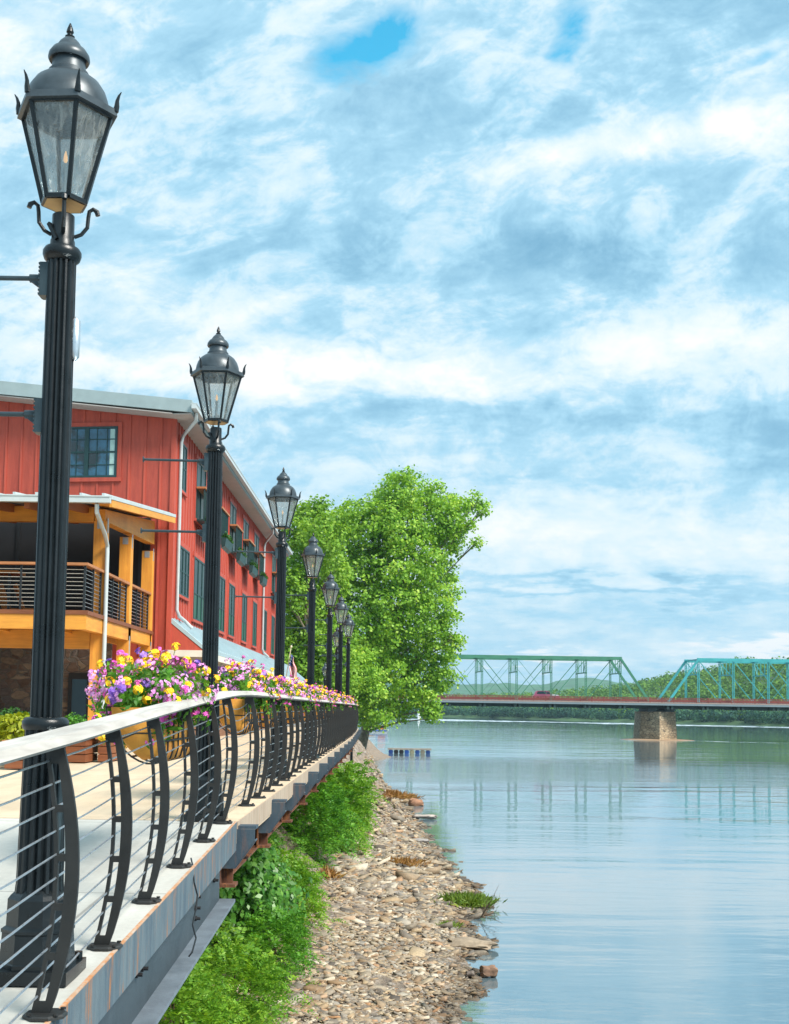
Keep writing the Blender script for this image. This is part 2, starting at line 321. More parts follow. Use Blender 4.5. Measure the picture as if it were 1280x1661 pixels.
def link(name, me, parent=None, smooth=False):
    o = bpy.data.objects.new(name, me); COL.objects.link(o)
    if parent is not None:
        o.parent = parent
        p = parent; off = Vector((0, 0, 0))
        if parent.get('_w') is not None: o.location = -Vector(parent['_w'])   # built in world coordinates
    if smooth:
        me.polygons.foreach_set('use_smooth', [True]*len(me.polygons))
        if smooth != 'all':
            try: me.set_sharp_from_angle(angle=math.radians(40))
            except Exception: pass
    return o
def quads(name, V, mat_, parent=None, per=4):
    """V: (n*4,3) vertices, one quad per four"""
    n = len(V)//4; me = bpy.data.meshes.new(name)
    me.vertices.add(len(V)); me.vertices.foreach_set('co', np.asarray(V, dtype=np.float32).ravel())
    me.loops.add(4*n); me.loops.foreach_set('vertex_index', np.arange(4*n, dtype=np.int32))
    me.polygons.add(n); me.polygons.foreach_set('loop_start', np.arange(n, dtype=np.int32)*4)
    me.materials.append(mat_); me.update(calc_edges=True); me.validate()
    return link(name, me, parent)
def nrm(a): return a/np.maximum(np.linalg.norm(a, axis=1, keepdims=True), 1e-9)
def leaves(C, S, N=None, asp=.6, fold=.12, U=None):
    """leaf-shaped quads: centres C, sizes S, normals N"""
    n = len(C); S = np.broadcast_to(np.asarray(S, float).reshape(-1, 1) if np.ndim(S) else np.full((1, 1), S), (n, 1))
    if N is None: N = RNG.normal(size=(n, 3)); N[:, 2] = np.abs(N[:, 2])+.3
    N = nrm(N)
    if U is None: U = RNG.normal(size=(n, 3))
    U = nrm(U-N*np.sum(U*N, axis=1, keepdims=True)); W = np.cross(N, U)
    V = np.stack([C-U*S*.5, C+W*S*asp*.5+N*S*fold-U*S*.05, C+U*S*.5, C-W*S*asp*.5+N*S*fold-U*S*.05], axis=1)
    return V.reshape(-1, 3)
def hexas(C, D, rot, jit, shrink=.7):
    """irregular flat stones, 6 quads each as (n*24,3): drawn as separate quads would break islands, so returns verts & faces"""
    n = len(C); base = np.array([(-1, -1, -1), (1, -1, -1), (1, 1, -1), (-1, 1, -1), (-1, -1, 1), (1, -1, 1), (1, 1, 1), (-1, 1, 1)], float)*.5
    V = np.repeat(base[None], n, 0); V[:, 4:, :2] *= shrink
    V += RNG.normal(scale=jit, size=V.shape); V *= D[:, None, :]
    tx = RNG.normal(scale=.22, size=n); V[:, :, 2] += V[:, :, 0]*tx[:, None]+V[:, :, 1]*RNG.normal(scale=.22, size=n)[:, None]
    c, s = np.cos(rot)[:, None], np.sin(rot)[:, None]
    x = V[:, :, 0]*c-V[:, :, 1]*s; y = V[:, :, 0]*s+V[:, :, 1]*c; V[:, :, 0] = x; V[:, :, 1] = y
    V += C[:, None, :]
    f = np.array([(3, 2, 1, 0), (4, 5, 6, 7), (0, 1, 5, 4), (1, 2, 6, 5), (2, 3, 7, 6), (3, 0, 4, 7)])
    Fc = (f[None]+np.arange(n)[:, None, None]*8).reshape(-1, 4)
    return V.reshape(-1, 3), Fc
def mesh_np(name, V, Fc, mat_, parent=None, smooth=False):
    me = bpy.data.meshes.new(name); n = len(Fc)
    me.vertices.add(len(V)); me.vertices.foreach_set('co', np.asarray(V, np.float32).ravel())
    me.loops.add(4*n); me.loops.foreach_set('vertex_index', np.asarray(Fc, np.int32).ravel())
    me.polygons.add(n); me.polygons.foreach_set('loop_start', np.arange(n, dtype=np.int32)*4)
    me.materials.append(mat_); me.update(calc_edges=True); me.validate()
    return link(name, me, parent, 'all' if smooth else False)
def grid(name, Pts, mat_, smooth=True):
    a, b = Pts.shape[:2]; i = np.arange(a-1)[:, None]*b+np.arange(b-1)[None]
    Fc = np.stack([i, i+1, i+b+1, i+b], -1).reshape(-1, 4)
    return mesh_np(name, Pts.reshape(-1, 3), Fc, mat_, None, smooth)
def tag(o, label=None, cat=None, group=None, kind=None):
    if label: o['label'] = label
    if cat: o['category'] = cat
    if group: o['group'] = group
    if kind: o['kind'] = kind
    return o
def thing(name, label, cat, loc=(0, 0, 0), group=None, world=True):
    o = bpy.data.objects.new(name, None); COL.objects.link(o); o.location = loc; o.empty_display_size = .2
    if world: o['_w'] = tuple(float(q) for q in loc)
    return tag(o, label, cat, group)
def copy_tree(o, parent=None):
    c = o.copy(); COL.objects.link(c)
    if parent is not None: c.parent = parent
    for ch in list(o.children): copy_tree(ch, c)
    return c
def sstep(a, b, x): t = np.clip((np.asarray(x, float)-a)/(b-a), 0, 1); return t*t*(3-2*t)
DECK = 5.45
def ramp_z(y): return np.where(np.asarray(y, float) < 10.35, 5.20+.0452*(np.asarray(y, float)-4.84), DECK)

# ---------------------------------------------------------------- water, banks, hills
EDGE = np.array([(-40, .2), (0, .6), (15, 1.0), (25, 1.40), (29, 1.95), (32, 2.2), (33.8, 2.5), (36, 2.3), (40, 2.9), (43.5, 3.1), (47, 2.7), (50, 2.35), (55, 2.2), (58.7, 1.9), (70, 1.5), (80, 1.0),
                 (95, .1), (106, -.85), (125, -2.2), (140, -2.9), (152, -1.9), (163, -.2), (172, -.9), (185, -4), (210, -9), (300, -28), (600, -80), (1200, -160), (2600, -700)], float)
def edge(y): return np.interp(y, EDGE[:, 0], EDGE[:, 1])+.20*np.sin(np.asarray(y)*1.13)+.15*np.sin(np.asarray(y)*2.9+1)
def bank_z(s, y):
    s = np.asarray(s, float); y = np.asarray(y, float)
    near = np.where(s < 0, s*.3, .17*s)+sstep(5.0, 9.2, s)*(4.75-.17*9.2)*1.0
    near = np.minimum(near, 4.75)
    Hf = 4.9-1.9*sstep(98, 150, y)+2.0*sstep(190, 260, y)
    far = np.where(s < 0, s*.3, .25*s)+sstep(.6, 4.2, s)*(Hf-.25*4.2); far = np.minimum(far, Hf)
    w = sstep(52, 74, y); z = near*(1-w)+far*w
    return z+sstep(8, 14, s)*w*.5
def bank_pt(x, y): return float(bank_z(edge(y)-x, y))
ys = np.concatenate([np.arange(-12, 84, .7), np.arange(84, 215, 2.2), np.array([230, 260, 300, 360, 450, 600, 800, 1200, 2600])])
ss = np.array([-60, -20, -8, -4, -2, -1, -.5, -.2, 0, .25, .5, .8, 1.2, 1.6, 2, 2.5, 3, 3.5, 4, 4.5, 5, 5.6, 6.3, 7, 8, 10, 14, 20, 40, 120])
YY, SS = np.meshgrid(ys, ss, indexing='ij'); XX = edge(YY)-SS; ZZ = np.maximum(bank_z(SS, YY), -3)
ZZ += np.where(np.abs(SS) < 9, RNG.normal(scale=.035, size=ZZ.shape), 0)
def bank_mat():
    m, t, b = new_mat('bank_earth'); tc = t.new('ShaderNodeTexCoord'); o = tc.outputs['Object']
    n = t.noise(o, 1.1, 8, .65); n2 = t.noise(o, 16, 6, .7)
    vo = t.new('ShaderNodeTexVoronoi'); t.l.new(t.scale(o, (1, .7, 1)), vo.inputs['Vector']); vo.inputs['Scale'].default_value = 9
    c = t.ramp(n, [(.3, (.16, .11, .07)), (.5, (.28, .20, .13)), (.7, (.20, .16, .12))])
    sp = t.new('ShaderNodeSeparateColor'); t.l.new(vo.outputs['Color'], sp.inputs[0])
    c = t.mix(.6, c, t.ramp(sp.outputs[0], [(0, (.12, .10, .09)), (.4, (.28, .24, .20)), (.7, (.32, .22, .14)), (1, (.42, .39, .36))]))
    c = t.mix(1., c, t.ramp(n2, [(.3, (.6, .6, .6)), (.7, (1.2, 1.2, 1.2))]), 'MULTIPLY')
    t.put(b.inputs['Base Color'], c); b.inputs['Roughness'].default_value = .9
    bp = t.new('ShaderNodeBump'); bp.inputs['Strength'].default_value = .8; bp.inputs['Distance'].default_value = .06
    t.put(bp.inputs['Height'], t.m('ADD', vo.outputs['Distance'], n2)); t.l.new(bp.outputs[0], b.inputs['Normal']); return m
tag(grid('river_bank', np.stack([XX, YY, ZZ], -1), bank_mat()), 'sloping earth bank under the boardwalk down to the river', 'riverbank', kind='structure')

def water_mat():
    m, t, b = new_mat('river_water'); tc = t.new('ShaderNodeTexCoord'); o = tc.outputs['Object']
    sx = t.new('ShaderNodeSeparateXYZ'); t.l.new(o, sx.inputs[0]); X, Y, Z = sx.outputs
    big = t.noise(t.scale(o, (.012, .02, 1)), 1, 5, .55, .6)
    r1 = t.noise(t.scale(o, (.35, .9, 1)), 1, 4, .55, .3)
    r2 = t.noise(t.scale(o, (1.6, 3.4, 1)), 1, 5, .6, .4)
    r3 = t.noise(t.scale(o, (.05, .16, 1)), 1, 4, .5, .3)
    # ruffled water between about 85 and 165 m, and near the wing dam; smoother elsewhere
    band = t.m('MULTIPLY', t.mapr(Y, 106, 118), t.mapr(Y, 170, 130))
    band = t.m('ADD', t.m('MULTIPLY', band, .9), t.m('MULTIPLY', t.mapr(big, .5, .7), .45))
    amp = t.m('ADD', .15, t.m('MULTIPLY', band, 1.0))
    h = t.m('ADD', t.m('MULTIPLY', r1, .05), t.m('MULTIPLY', r2, .012)); h = t.m('MULTIPLY', h, amp); h = t.m('ADD', h, t.m('MULTIPLY', r3, .09))
    bp = t.new('ShaderNodeBump'); bp.inputs['Strength'].default_value = 1; bp.inputs['Distance'].default_value = 1.0; t.put(bp.inputs['Height'], h)
    # foam of the wing dam: white water where the river breaks over it
    k1 = np.array(Pz(660, 1166.5, 0)); k2 = np.array(Pz(1270, 1179.5, 0)); sl_ = (k2[1]-k1[1])/(k2[0]-k1[0])
    fn = t.noise(t.scale(o, (.02, .012, 1)), 1, 6, .6, .5); fn2 = t.noise(t.scale(o, (.25, .08, 1)), 1, 5, .65)
    d = t.m('SUBTRACT', Y, t.m('ADD', k1[1], t.m('MULTIPLY', t.m('SUBTRACT', X, k1[0]), sl_)))
    d = t.m('ADD', d, t.m('MULTIPLY', t.m('SUBTRACT', fn, .5), 220))
    w = t.m('POWER', 2.718, t.m('MULTIPLY', t.m('MULTIPLY', t.m('DIVIDE', d, 42), t.m('DIVIDE', d, 42)), -1))
    foam = t.m('MULTIPLY', t.mapr(w, .15, .8), t.mapr(fn2, .36, .58))
    # riffle that trails from the pier
    q1 = t.m('SUBTRACT', Y, t.m('SUBTRACT', 283.5, t.m('MULTIPLY', t.m('ABSOLUTE', t.m('SUBTRACT', X, 60)), .42)))
    w2 = t.m('POWER', 2.718, t.m('MULTIPLY', t.m('MULTIPLY', t.m('DIVIDE', q1, 3.), t.m('DIVIDE', q1, 3.)), -1))
    w2 = t.m('MULTIPLY', w2, t.m('MULTIPLY', t.mapr(X, 42, 52), t.mapr(X, 110, 75)))
    foam = t.m('MAXIMUM', foam, t.m('MULTIPLY', t.mapr(w2, .4, 1.), t.mapr(fn2, .40, .62)))
    foam = t.m('MULTIPLY', foam, .95)
    base = t.ramp(big, [(.3, (.19, .285, .33)), (.7, (.24, .335, .38))])
    t.put(b.inputs['Base Color'], t.mix(foam, base, (.80, .86, .88)))
    t.put(b.inputs['Roughness'], t.m('ADD', .012, t.m('MULTIPLY', foam, .6))); b.inputs['IOR'].default_value = 2.5
    b.inputs['Specular IOR Level'].default_value = .95; b.inputs['Metallic'].default_value = .5
    t.l.new(bp.outputs[0], b.inputs['Normal']); return m
wm = MB(); wm.add([(-950, -600, 0), (2250, -600, 0), (2250, 3600, 0), (-950, 3600, 0)], [(0, 1, 2, 3)])
tag(wm.build('water', water_mat()), 'calm river reflecting the cloudy sky', 'river', kind='structure')

# far shore: line of the opposite bank, land and woods behind it
FB = np.array([(-900, 2300), (-300, 1500), (-60, 1180), (52, 1030), (130, 850), (204, 650), (300, 500), (420, 330), (520, 150), (600, -40)], float)
seg = np.linalg.norm(np.diff(FB, axis=0), axis=1); FT = np.concatenate([[0], np.cumsum(seg)])
def fb(t): return np.stack([np.interp(t, FT, FB[:, 0]), np.interp(t, FT, FB[:, 1])], -1)
def fbn(t):
    d = fb(np.asarray(t)+2)-fb(np.asarray(t)-2); d = nrm(d); return np.stack([-d[:, 1], d[:, 0]], -1)
def hill_h(p):  # height of the wooded slope, from its X position
    x = p[:, 0]; y = p[:, 1]; az = x/np.maximum(y, 50)
    h = np.interp(az, [-.2, .03, .06, .11, .16, .20, .24, .28, .31, .40], [8, 10, 12, 13, 18, 24, 31, 38, 37, 40])
    return h
tt = np.arange(0, FT[-1], 14.); so_ = np.array([-25, -6, 0, 6, 14, 30, 60, 100, 150, 220, 320, 500])
G = np.zeros((len(tt), len(so_), 3))
for j, s_ in enumerate(so_):
    q = fb(tt)+fbn(tt)*s_; G[:, j, :2] = q
    z = -1.5 if s_ < 0 else 0
    G[:, j, 2] = np.where(s_ <= 0, -.6 if s_ < 0 else .3, 1.0+hill_h(q)*sstep(8, 170, s_)*(1-.3*sstep(250, 500, s_)))
G[:, 2:, 2] += RNG.normal(scale=.5, size=G[:, 2:, 2].shape)
HILLM = mat('wooded_slope', (.05, .11, .03), .95, 0, .4, .05)
tag(grid('terrain', G, HILLM), 'wooded slope of the far shore', 'hillside', kind='structure')
# remote ridge
rx = np.arange(-900, 2200, 18.); rp = np.zeros((len(rx), 4, 3))
rid = 62+16*np.sin(rx*.0031+.6)+9*np.sin(rx*.011+2)+5*np.sin(rx*.031)+RNG.normal(scale=1.6, size=len(rx))+30*sstep(700, 1500, rx)
for j, (dy, k) in enumerate(((-700, .0), (-260, .55), (0, 1.), (500, .7))):
    rp[:, j, 0] = rx; rp[:, j, 1] = 3000+dy; rp[:, j, 2] = rid*k-1
tag(grid('hills', rp, mat('ridge_forest', (.05, .14, .06), .95, 0, .45, .03)), 'distant blue green ridge beyond the river', 'hills', kind='structure')
def crowns(C, R, n, size, squash=.8):
    """many leaf clumps spread through each crown volume"""
    k = len(C); d = nrm(RNG.normal(size=(k*n, 3))); rr = RNG.uniform(.55, 1, size=(k*n, 1))**.5
    off = d*rr; off[:, 2] *= squash; lump = 1+.25*np.sin(d[:, :1]*5+np.repeat(RNG.uniform(0, 6, k), n)[:, None])*np.cos(d[:, 2:]*6)
    Cc = np.repeat(C, n, 0)+off*np.repeat(R, n)[:, None]*lump
    N = d+RNG.normal(scale=.35, size=d.shape)
    return leaves(Cc, size*RNG.uniform(.7, 1.4, size=k*n), N, .9, .08)
VW = []
def wood_band(t0, t1, s0, s1, cnt, r0, r1, n, size):
    t = RNG.uniform(t0, t1, cnt); s_ = s0+(s1-s0)*RNG.uniform(0, 1, cnt); p = fb(t)+fbn(t)*s_[:, None]
    gz = 1.0+hill_h(p)*sstep(8, 170, s_); R = RNG.uniform(r0, r1, cnt)
    C = np.stack([p[:, 0], p[:, 1], gz+R*.75], -1); VW.append(crowns(C, R, n, size))
tA = np.interp(-60, FB[:, 0], FT); tB = np.interp(300, FB[:, 0], FT)
wood_band(tA, tB, 2, 24, 420, 3.2, 6.5, 90, 1.3)
tag(quads('treeline', np.concatenate(VW), leaf_mat('shore_leaf', [(0, (.012, .055, .045)), (.5, (.025, .10, .06)), (.85, (.06, .16, .06)), (1, (.12, .24, .06))], .2, .8, big=.05)), 'dark bluish treeline along the far waterline', 'treeline', kind='stuff'); VW = []
wood_band(tA, tB, 20, 90, 480, 4, 7, 80, 1.6)
wood_band(tA, tB, 80, 230, 800, 4, 7.5, 80, 1.7)
wood_band(0, tA, 0, 60, 160, 5, 9, 40, 2.4); wood_band(tB, FT[-1], 0, 160, 500, 4, 8, 40, 2.)
tag(quads('woods', np.concatenate(VW), WOODS), 'far wood covering the opposite riverside slope', 'woods', kind='stuff')

# ---------------------------------------------------------------- ramp path and boardwalk deck
XE = -1.285   # outer edge of deck and ramp
def conc_mat(name, c1, c2, jx, jy):
    m, t, b = new_mat(name); tc = t.new('ShaderNodeTexCoord'); o = tc.outputs['Object']
    sx = t.new('ShaderNodeSeparateXYZ'); t.l.new(o, sx.inputs[0])
    n = t.noise(o, .9, 7, .6, .4); n2 = t.noise(o, 22, 5, .65); n3 = t.noise(t.scale(o, (3, .5, 1)), 1.2, 6, .65)
    c = t.mix(t.mapr(n, .35, .65), c1, c2); c = t.mix(1., c, t.ramp(n3, [(.3, (.86, .85, .84)), (.7, (1.08, 1.08, 1.08))]), 'MULTIPLY')
    c = t.mix(1., c, t.ramp(n2, [(.3, (.92, .92, .92)), (.7, (1.05, 1.05, 1.05))]), 'MULTIPLY')
    def joint(v, step):
        fr = t.m('ABSOLUTE', t.m('SUBTRACT', t.m('FRACT', t.m('DIVIDE', v, step)), .5)); return t.mapr(fr, .012/step, .006/step)
    j = t.m('MAXIMUM', joint(sx.outputs[0], jx), joint(sx.outputs[1], jy))
    c = t.mix(t.m('MULTIPLY', j, .55), c, (.12, .11, .10))
    t.put(b.inputs['Base Color'], c); b.inputs['Roughness'].default_value = .8
    bp = t.new('ShaderNodeBump'); bp.inputs['Strength'].default_value = .12; bp.inputs['Distance'].default_value = .01
    t.put(bp.inputs['Height'], n2); t.l.new(bp.outputs[0], b.inputs['Normal']); return m
y0, y1 = 1.5, 10.30; za, zb = float(ramp_z(y0)), float(ramp_z(y1))
def ramp_prism(x0, x1, t0, t1, ya=y0, yb=y1):   # slab between offsets t0<t1 under/over the ramp surface
    a, b = float(ramp_z(ya)), float(ramp_z(yb)); m = MB()
    return m.hexa([(x0, ya, a+t0), (x1, ya, a+t0), (x1, yb, b+t0), (x0, yb, b+t0), (x0, ya, a+t1), (x1, ya, a+t1), (x1, yb, b+t1), (x0, yb, b+t1)])
ramp = ramp_prism(-7.5, XE-.006, -.20, 0).build('path', conc_mat('ramp_concrete', (.56, .54, .49), (.49, .475, .43), 3.3, 2.9))
tag(ramp, 'pale concrete ramp rising to the boardwalk', 'ramp', kind='structure')
ramp_prism(XE-.005, XE+.006, -.235, -.002).build('edge_channel', STAIN, ramp); ramp_prism(XE-.012, XE+.0065, -.0015, .004).build('rusty_edge', RUSTE, ramp)
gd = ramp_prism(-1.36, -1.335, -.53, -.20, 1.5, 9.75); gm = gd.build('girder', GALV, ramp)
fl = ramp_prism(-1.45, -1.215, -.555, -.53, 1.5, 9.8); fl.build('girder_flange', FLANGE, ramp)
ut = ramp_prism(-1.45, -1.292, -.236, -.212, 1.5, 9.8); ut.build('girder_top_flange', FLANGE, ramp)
bo = MB()
for (px, py, d) in ((334, 1437, 8.55), (334, 1455, 8.55), (334, 1473, 8.55), (334, 1490, 8.55), (362, 1412, 9.4), (362, 1428, 9.4), (238, 1552, 6.75), (231, 1562, 6.6), (239, 1571, 6.75), (231, 1581, 6.6)):
    p = P(px, py, d); p[0] = -1.335; bo.lathe([(.019, 0), (.019, .016), (.011, .017), (.011, .04)], 6)
    k = len(bo.v)-24
    for i in range(k, len(bo.v)): x, y, z = bo.v[i]; bo.v[i] = (p[0]+z, p[1]+x, p[2]+y)
bo.build('bolt_row', BOLT, ramp)
dk = MB(); dk.hexa([(-34, 10.32, 5.24), (XE, 10.32, 5.24), (XE-.05, 40, 5.24), (-34, 40, 5.24), (-34, 10.32, DECK), (XE, 10.32, DECK), (XE-.05, 40, DECK), (-34, 40, DECK)])
dk.hexa([(-34, 40, 5.24), (XE-.05, 40, 5.24), (-1.62, 58, 5.24), (-34, 58, 5.24), (-34, 40, DECK), (XE-.05, 40, DECK), (-1.62, 58, DECK), (-34, 58, DECK)])
deck = tag(dk.build('boardwalk', conc_mat('tan_deck', (.68, .53, .37), (.60, .46, .31), 4.1, 3.0)), 'tan riverside boardwalk deck on rusty steel brackets', 'boardwalk', kind='structure')
fa = MB(); fa.bar((XE+.006, 10.32, 5.355), (XE-.044, 40, 5.355), .012, .18); fa.bar((XE-.044, 40, 5.355), (-1.614, 58, 5.355), .012, .18)
fa.build('edge_fascia', streak_mat('tan_fascia', (.50, .40, .30), (.38, .29, .21), (.26, .10, .04), .6, .8), deck)
for i in range(17):
    yb = 10.42+2.9*i
    if yb > 57: break
    xo = XE-.05*min(1, (yb-10)/30)-.27*max(0, (yb-40)/18)
    b = MB()
    b.box(xo-.03, xo+.165, yb-.085, yb+.085, 5.385, 5.408)                              # top flange
    b.prism([(xo-.12, yb-.10, 5.384), (xo+.155, yb-.10, 5.384), (xo+.155, yb-.10, 5.29), (xo-.01, yb-.10, 5.06), (xo-.12, yb-.10, 5.06)], (0, .016, 0))
    b.bar((xo+.157, yb, 5.29), (xo-.01, yb, 5.058), .15, .012, (0, 0, 1))
    b.cur = 1
    b.box(xo-.9, xo-.03, yb-.012, yb+.012, 4.93, 5.23); b.box(xo-.9, xo+.0, yb-.10, yb+.10, 4.905, 4.93); b.box(xo-.135, xo-.121, yb-.115, yb+.085, 4.931, 5.236)
    b.build('bracket_beam', [BRWEB, RUST], deck)
ln = MB(); ln.bar((-1.62, 10.45, 4.98), (-1.67, 40, 4.98), .02, .42); ln.bar((-1.62, 10.45, 4.765), (-1.67, 40, 4.765), .16, .02); ln.bar((-1.67, 40, 4.98), (-1.98, 57.5, 4.98), .02, .42)
ln.build('long_girder', RUST, deck)
# piles below, in the shade
pm = MB()
for yb in np.arange(24, 57, 5.8): pm.box(-3.85, -3.60, yb-.12, yb+.12, max(.1, bank_pt(-3.7, yb)-.5), 4.70 if yb > 10 else float(ramp_z(yb))-.25)
pm.build('pile_row', RUST, deck)

# ---------------------------------------------------------------- railing
PY = [2.70, 3.77, 4.84, 5.94, 7.01, 8.14, 9.22, 10.19]+[11.87+1.03*k for k in range(45)]
def rail_x(y): return float(np.interp(y, [0, 4.84, 6, 8, 40, 48, 57.5], [-1.30, -1.315, -1.345, -1.375, -1.42, -1.51, -1.70]))-.0
rl = thing('railing', 'black curved-post cable railing with a grey wooden top rail along the river edge', 'railing', (rail_x(12), 12, DECK))
def post_x(t): return .062*math.sin(math.pi*min(1, t*1.02))**.9+.022*t      # bulge of the blade, t = 0..1 of 1.04 m
PH = 1.045
pb = MB(); K = 18
def strip(m, o0, o1, t0, t1, k, th):
    for i in range(k):
        a, b = t0+(t1-t0)*i/k, t0+(t1-t0)*(i+1)/k
        xa, xb = post_x(a), post_x(b)
        m.hexa([(xa+o0(a), -th, a*PH), (xa+o1(a), -th, a*PH), (xa+o1(a), th, a*PH), (xa+o0(a), th, a*PH), (xb+o0(b), -th, b*PH), (xb+o1(b), -th, b*PH), (xb+o1(b), th, b*PH), (xb+o0(b), th, b*PH)])
wid = lambda t: .020+.026*math.sin(math.pi*min(1, max(0, t)))**.7
strip(pb, lambda t: -.018, lambda t: -.018+wid(t)+.006, .01, 1, 16, .010)
strip(pb, lambda t: -.062, lambda t: -.046, .01, 1, 16, .010)
for t0, t1 in ((.01, .055), (.205, .232), (.385, .412), (.565, .592), (.745, .772), (.925, 1.0)):
    strip(pb, lambda t: -.047, lambda t: -.017, t0, t1, 1, .009)
pp = MB(); pp.lathe([(.085, 0), (.085, .010), (.078, .016)], 8, (-.005, 0), math.pi/8)
for sx_ in (-.055, .05):
    for sy_ in (-.052, .052): pp.lathe([(.011, .016), (.011, .024)], 6, (sx_, sy_))
post0 = pb.build('post', POSTM, rl); plate0 = pp.build('base_plate', POSTM, post0)
for i, y in enumerate(PY):
    o = post0 if i == 0 else copy_tree(post0, rl)
    o.location = Vector((rail_x(y), y, float(ramp_z(y))))-Vector(rl['_w'])
    if i: o.children[0].parent = o
NC = 11
for c in range(NC):
    t = .075+.86*c/(NC-1); m = MB(); pts = []
    ycur = [1.6]+PY
    for a, b in zip(ycur[:-1], ycur[1:]):
        gap = (b-a) > 1.4
        steps = 6 if gap else (2 if a < 12 else 1)
        for q in range(steps):
            f = q/steps; y = a+(b-a)*f; sag = (.075 if c > NC-4 else .022)*4*f*(1-f)*(.7+.5*((c*37) % 10)/10) if gap else (.004*4*f*(1-f))
            za_, zb_ = float(ramp_z(a)), float(ramp_z(b))
            pts.append((rail_x(y)+post_x(t)-.054, y, za_+(zb_-za_)*f+t*PH-sag))
    y = PY[-1]; pts.append((rail_x(y)+post_x(t)-.054, y, float(ramp_z(y))+t*PH))
    m.tube(pts, .0045, 6); m.build('cable', STEEL, rl, True)
def rail_piece(ya, yb, n):
    m = MB(); vs = []; pr = [(-.075, 0), (-.062, .034), (.058, .034), (.072, 0), (.060, -.012), (-.062, -.012)]
    yl = np.linspace(ya, yb, n)
    for y in yl:
        z = float(ramp_z(y))+PH if abs(y-10.35) > 2.6 else float(np.mean([ramp_z(y+q) for q in np.linspace(-1.3, 1.3, 15)]))+PH
        z += .012
        for dx, dz in pr: vs.append((rail_x(y)+.022+dx, y, z+dz))
    k = len(pr); fs = [tuple(range(k)), tuple((n-1)*k+i for i in range(k))[::-1]]
    for i in range(n-1):
        for j in range(k): fs.append((i*k+j, i*k+(j+1) % k, (i+1)*k+(j+1) % k, (i+1)*k+j))
    m.add(vs, fs); return m.build('top_rail', RAILWOOD, rl, True)
rail_piece(1.6, 7.745, 20); rail_piece(7.753, 20.4, 30); rail_piece(20.41, 57.9, 40)
# steel bar under the cap
ub = MB()
for a, b in zip(PY[:-1], PY[1:]):
    ub.bar((rail_x(a)+.02, a, float(ramp_z(a))+PH-.004), (rail_x(b)+.02, b, float(ramp_z(b))+PH-.004), .045, .012)
ub.build('under_rail', POSTM, rl)
cb = MB(); cpts = [P(300, 1392, 8.3), P(306, 1405, 8.2), P(317, 1432, 8.05), P(328, 1452, 8.1), P(336, 1476, 8.05), P(338, 1500, 7.9), P(335, 1522, 7.7), P(326, 1545, 7.5), P(322, 1552, 7.5)]
for k, xx in enumerate((-1.33, -1.30, -1.265, -1.25, -1.25, -1.245, -1.19, -1.18, -1.2)): cpts[k][0] = xx
cb.tube(cpts, .0055, 6); tag(cb.build('cable', BLACKM, None, True), 'loose black cable hanging from the ramp edge over the girder bolts', 'cable')

